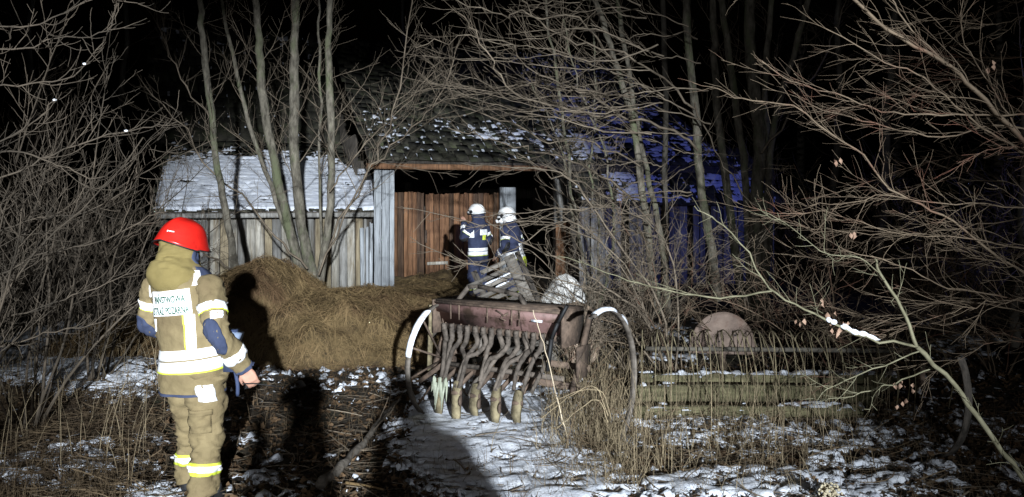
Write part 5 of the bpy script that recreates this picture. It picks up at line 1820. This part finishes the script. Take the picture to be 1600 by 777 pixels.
# ------------------------------------------------------------------ ground cover
def blades(n, sampler, hr, width, bend, seed, k=5):
    rg = np.random.default_rng(seed)
    x, y = sampler(rg, n)
    h = rg.uniform(hr[0], hr[1], n)
    a = rg.uniform(0, 2 * np.pi, n)
    b = np.abs(rg.normal(0, bend, n))
    t = np.linspace(0, 1, k)
    ang = b[:, None] * t[None, :]
    st = h[:, None] / (k - 1)
    hx = np.cumsum(np.sin(ang) * st, 1) - np.sin(ang[:, :1]) * st
    hz = np.cumsum(np.cos(ang) * st, 1) - np.cos(ang[:, :1]) * st
    tw = rg.uniform(-.6, .6, n)
    aa = a[:, None] + tw[:, None] * t[None, :]
    PX, PY = x[:, None] + np.cos(aa) * hx, y[:, None] + np.sin(aa) * hx
    PZ = gz(x, y)[:, None] - .03 + hz
    w = (width * rg.uniform(.6, 1.4, n))[:, None] * (1 - .75 * t[None, :])
    o = rg.uniform(0, np.pi, n)[:, None]
    wx, wy = np.cos(o) * w, np.sin(o) * w
    # three sided stalks
    V = np.stack([np.stack([PX + np.cos(o + q * 2.094) * w, PY + np.sin(o + q * 2.094) * w, PZ], -1) for q in range(3)], 2)
    V = V.reshape(-1, 3)
    base = (np.arange(n) * 3 * k)[:, None, None]
    i = (np.arange(k - 1) * 3)[None, :, None]
    j = np.arange(3)[None, None, :]
    F = np.stack([base + i + j, base + i + (j + 1) % 3, base + i + 3 + (j + 1) % 3, base + i + 3 + j], -1).reshape(-1, 4)
    return V, F


def px_sampler(regs):
    """(px0, px1, Y0, Y1, weight) regions of the ground, clumped"""
    def f(rg, n):
        ws = np.array([r[4] for r in regs], float)
        ws /= ws.sum()
        idx = rg.choice(len(regs), n, p=ws)
        r = np.array(regs)[idx]
        Y = rg.uniform(r[:, 2], r[:, 3])
        px = rg.uniform(r[:, 0], r[:, 1])
        X = (px - 800) / FPX * Y
        cl = fbm(X, Y, 3.5, 2, 91)
        mv = (cl < .46)
        X = np.where(mv, X + rg.normal(0, .15, n), X)
        return X, Y
    return f


V, F = blades(1000, px_sampler([(862, 965, 5.8, 7.0, 5), (960, 1010, 5.2, 7.0, 2), (1000, 1340, 5.3, 6.6, 3), (1000, 1400, 6.4, 7.6, 2), (880, 1100, 7, 8.5, 1)]), (.12, .80), .0026, 1.0, 51)
tag(link('dry_stalks', mesh_np('dry_stalks', V, F), M_DRY), 'stand of thin dry upright weed stalks around the timbers and drill wheel', 'dry weeds', kind='stuff')
V, F = blades(900, px_sampler([(870, 1000, 5.0, 6.2, 3), (1000, 1300, 4.9, 6.0, 2), (860, 960, 6.0, 7.2, 2)]), (.10, .36), .0024, 1.5, 52)
tag(link('dry_grass', mesh_np('dry_grass', V, F), M_DRY), 'bent tan dry grass at the foot of the drill wheel', 'dry grass', kind='stuff')
V, F = blades(6000, px_sampler([(-40, 250, 4.9, 7.3, 5), (-40, 190, 4.6, 5.4, 2), (0, 300, 7, 9.5, 1)]), (.05, .22), .0020, 2.4, 53)
tag(link('dry_grass', mesh_np('dry_grass', V, F), M_DRYB), 'matted brown dry grass left of the khaki firefighter', 'dry grass', kind='stuff')
V, F = blades(110, px_sampler([(-40, 260, 5.0, 8.5, 1)]), (.3, .9), .003, .6, 54)
tag(link('dry_stalks', mesh_np('dry_stalks', V, F), M_DRY), 'loose tall dry stalks among the snow on the left', 'dry weeds', kind='stuff')
V, F = blades(1800, px_sampler([(360, 660, 4.6, 8.6, 1), (640, 900, 4.6, 5.6, .4), (1300, 1600, 4.6, 7, 1)]), (.06, .22), .0026, 1.3, 55)
tag(link('sparse_grass', mesh_np('sparse_grass', V, F), M_DRYB), 'sparse short dead grass between the shadows and on the far right', 'dry grass', kind='stuff')


def litter(n, samp, size, seed):
    rg = np.random.default_rng(seed)
    x, y = samp(rg, n)
    s = size * rg.uniform(.5, 1.3, n)
    a = rg.uniform(0, 6.28, n)
    z = gz(x, y) + (fbm(x, y, 5.0, 4, 8) - 0.5) * 0.07 + rg.uniform(.004, .03, n)
    u = np.stack([np.cos(a), np.sin(a), rg.normal(0, .35, n)], -1) * s[:, None]
    w = np.stack([-np.sin(a), np.cos(a), rg.normal(0, .45, n)], -1) * (s * rg.uniform(.4, .7, n))[:, None]
    c = np.stack([x, y, z], -1)
    up = np.array([0, 0, 1.]) * (s * rg.uniform(-.1, .5, n))[:, None]
    V = np.stack([c - u, c - u * .2 + w + up, c + u + up * .4, c - u * .2 - w + up, c - u * .1], 1).reshape(-1, 3)
    b = (np.arange(n) * 5)[:, None]
    F = np.concatenate([b + np.array([[0, 1, 4]]), b + np.array([[1, 2, 4]]), b + np.array([[2, 3, 4]]), b + np.array([[3, 0, 4]])], 0)
    return V, F


V, F = strands(3200, px_sampler([(-40, 250, 4.7, 7.6, 4), (870, 1300, 5.2, 6.6, 1.6), (1300, 1600, 5, 7, .5)]), .30, .0024, .09, 1.4, 66, zfun=lambda x, y: gz(x, y) + .015)
tag(link('matted_grass', mesh_np('matted_grass', V, F), M_DRYB), 'flattened dead grass lying in tangled mats on the ground', 'dry grass', kind='stuff')
V, F = litter(16000, px_sampler([(-60, 1700, 4.4, 9.0, 1)]), .028, 61)
tag(link('leaf_litter', mesh_np('leaf_litter', V, F), M_LEAF), 'brown dead leaves scattered over the ground', 'leaf litter', kind='stuff')

# twigs lying on the snow and in the shade
V, F = strands(1500, px_sampler([(360, 1000, 4.5, 8, 2), (0, 360, 4.5, 8, 1), (1000, 1600, 4.5, 7, 1)]), .32, .0028, .03, .9, 62, zfun=lambda x, y: gz(x, y) + .025)
tag(link('twig_litter', mesh_np('twig_litter', V, F), M_TWIG), 'thin broken twigs and straw strewn on the ground', 'twigs', kind='stuff')


def ground_pt(px, py, lift=.0):
    x, y = gpt(px, py)
    return np.array([x, y, float(gz(x, y)) + lift])


pts = catmull([ground_pt(500, 768, .05), ground_pt(535, 735, .05), ground_pt(575, 690, .06), ground_pt(600, 660, .07), ground_pt(622, 636, .07)], 22)
pts += RNG.normal(0, .006, pts.shape)
lg_ = thing('fallen_branch', 'pale barkless fallen branch lying between the two long shadows', 'branch', tuple(pts[0]))
MB().tube(pts - pts[0], np.linspace(.036, .014, 22) * (1 + .15 * np.sin(np.arange(22) * 1.7)), 12).build('limb', mat('dead_wood', (.06, .05, .04), (.20, .175, .145), 14, stretch=(1, 1, 1), rough=.9, bump=.6, bscale=30, c3=(.05, .04, .03), s3=6, t3=(.5, .62)), lg_, True)
l1 = sprout([(pts - pts[0], np.linspace(.05, .02, 22))], np.random.default_rng(2), .16, (.2, .7), .6, .03, .12, .004, t0=.3, n=7)
link('twigs', tubes_mesh('twigs', l1, 5), M_TWIG, lg_, True)
st = np.array([ground_pt(541, 758, .03), ground_pt(570, 764, .04), ground_pt(600, 768, .03)])
o = link('broken_stick', tubes_mesh('broken_stick', [(catmull(st, 9), np.linspace(.012, .007, 9))], 8), M_STRAW, None, True)
tag(o, 'short pale yellow stick lying at the bottom beside the fallen branch', 'stick')
# long pale stalk crossing the hopper
P = pl([(905, 745), (880, 660), (858, 570), (842, 515), (833, 485)], 5.9, 2.0, 1.2, 20, .004)
o = link('dry_stalk', tubes_mesh('dry_stalk', [P], 6), mat('pale_stalk', (.40, .32, .22), (.55, .46, .33), 5), None, True)
tag(o, 'single long pale stalk rising in front of the red hopper', 'dry stalk')
# dry arching sprays beside the wheel
for q, (lab, pp) in enumerate((('pair of bent tan reeds arching left beside the drill coulters', [[(950, 650), (930, 605), (890, 620), (845, 655)], [(955, 655), (940, 612), (900, 612), (850, 640)], [(950, 660), (935, 625), (905, 640), (870, 670)]]),
                               ('dark bent stem crossing low behind the wheel rim', [[(985, 670), (960, 640), (930, 650), (900, 700)], [(930, 640), (955, 600), (975, 590)], [(885, 700), (900, 640), (930, 580), (960, 540)]]))):
    ln = [pl(p, 5.6, 1.6, .8, 14, .003) for p in pp]
    o = link('dry_reed', tubes_mesh('dry_reed', ln, 5), M_DRY if q == 0 else M_DRYB, None, True)
    tag(o, lab, 'reed', 'bent reeds')
# pale seed head at the bottom edge
sx, sy = gpt(1302, 772)
sy -= .25
sx = (1302 - 800) / FPX * sy
sd = thing('seed_plant', 'pale fluffy dried flower head at the bottom edge', 'plant', (sx, sy, g_(sx, sy) - .02))
top = CAMZ - (765 - HOR) / FPX * sy - sd.location.z
MB().tube([(0, 0, 0), (.01, 0, top * .6), (0, 0, top)], [.006, .005, .004], 6).build('stem', M_DRY, sd)
mb = MB()
rg = np.random.default_rng(9)
for q in range(90):
    v = nrm(rg.normal(0, 1, 3)) * rg.uniform(.3, 1) * np.array([.075, .06, .05])
    M_ = Matrix.Rotation(rg.uniform(0, 3), 3, 'Z') @ Matrix.Rotation(rg.uniform(0, 3), 3, 'X')
    ellipsoid(mb, np.array([v[0] - .02, v[1], top - .01 + v[2]]), (.014, .006, .010), 6, M_)
mb.build('flower_head', M_FLOWER, sd)
# thin dark cord hanging from the hand of the near firefighter
ob = link('cord', tubes_mesh('cord', [(catmull([at(378, 600, 4.85), at(400, 600, 4.9), at(425, 603, 4.95), at(442, 605, 4.95)], 12), np.full(12, .0035))], 6), M_BLACK, None, True)
tag(ob, 'short thin dark rod held out from the khaki firefighter hand', 'rod')
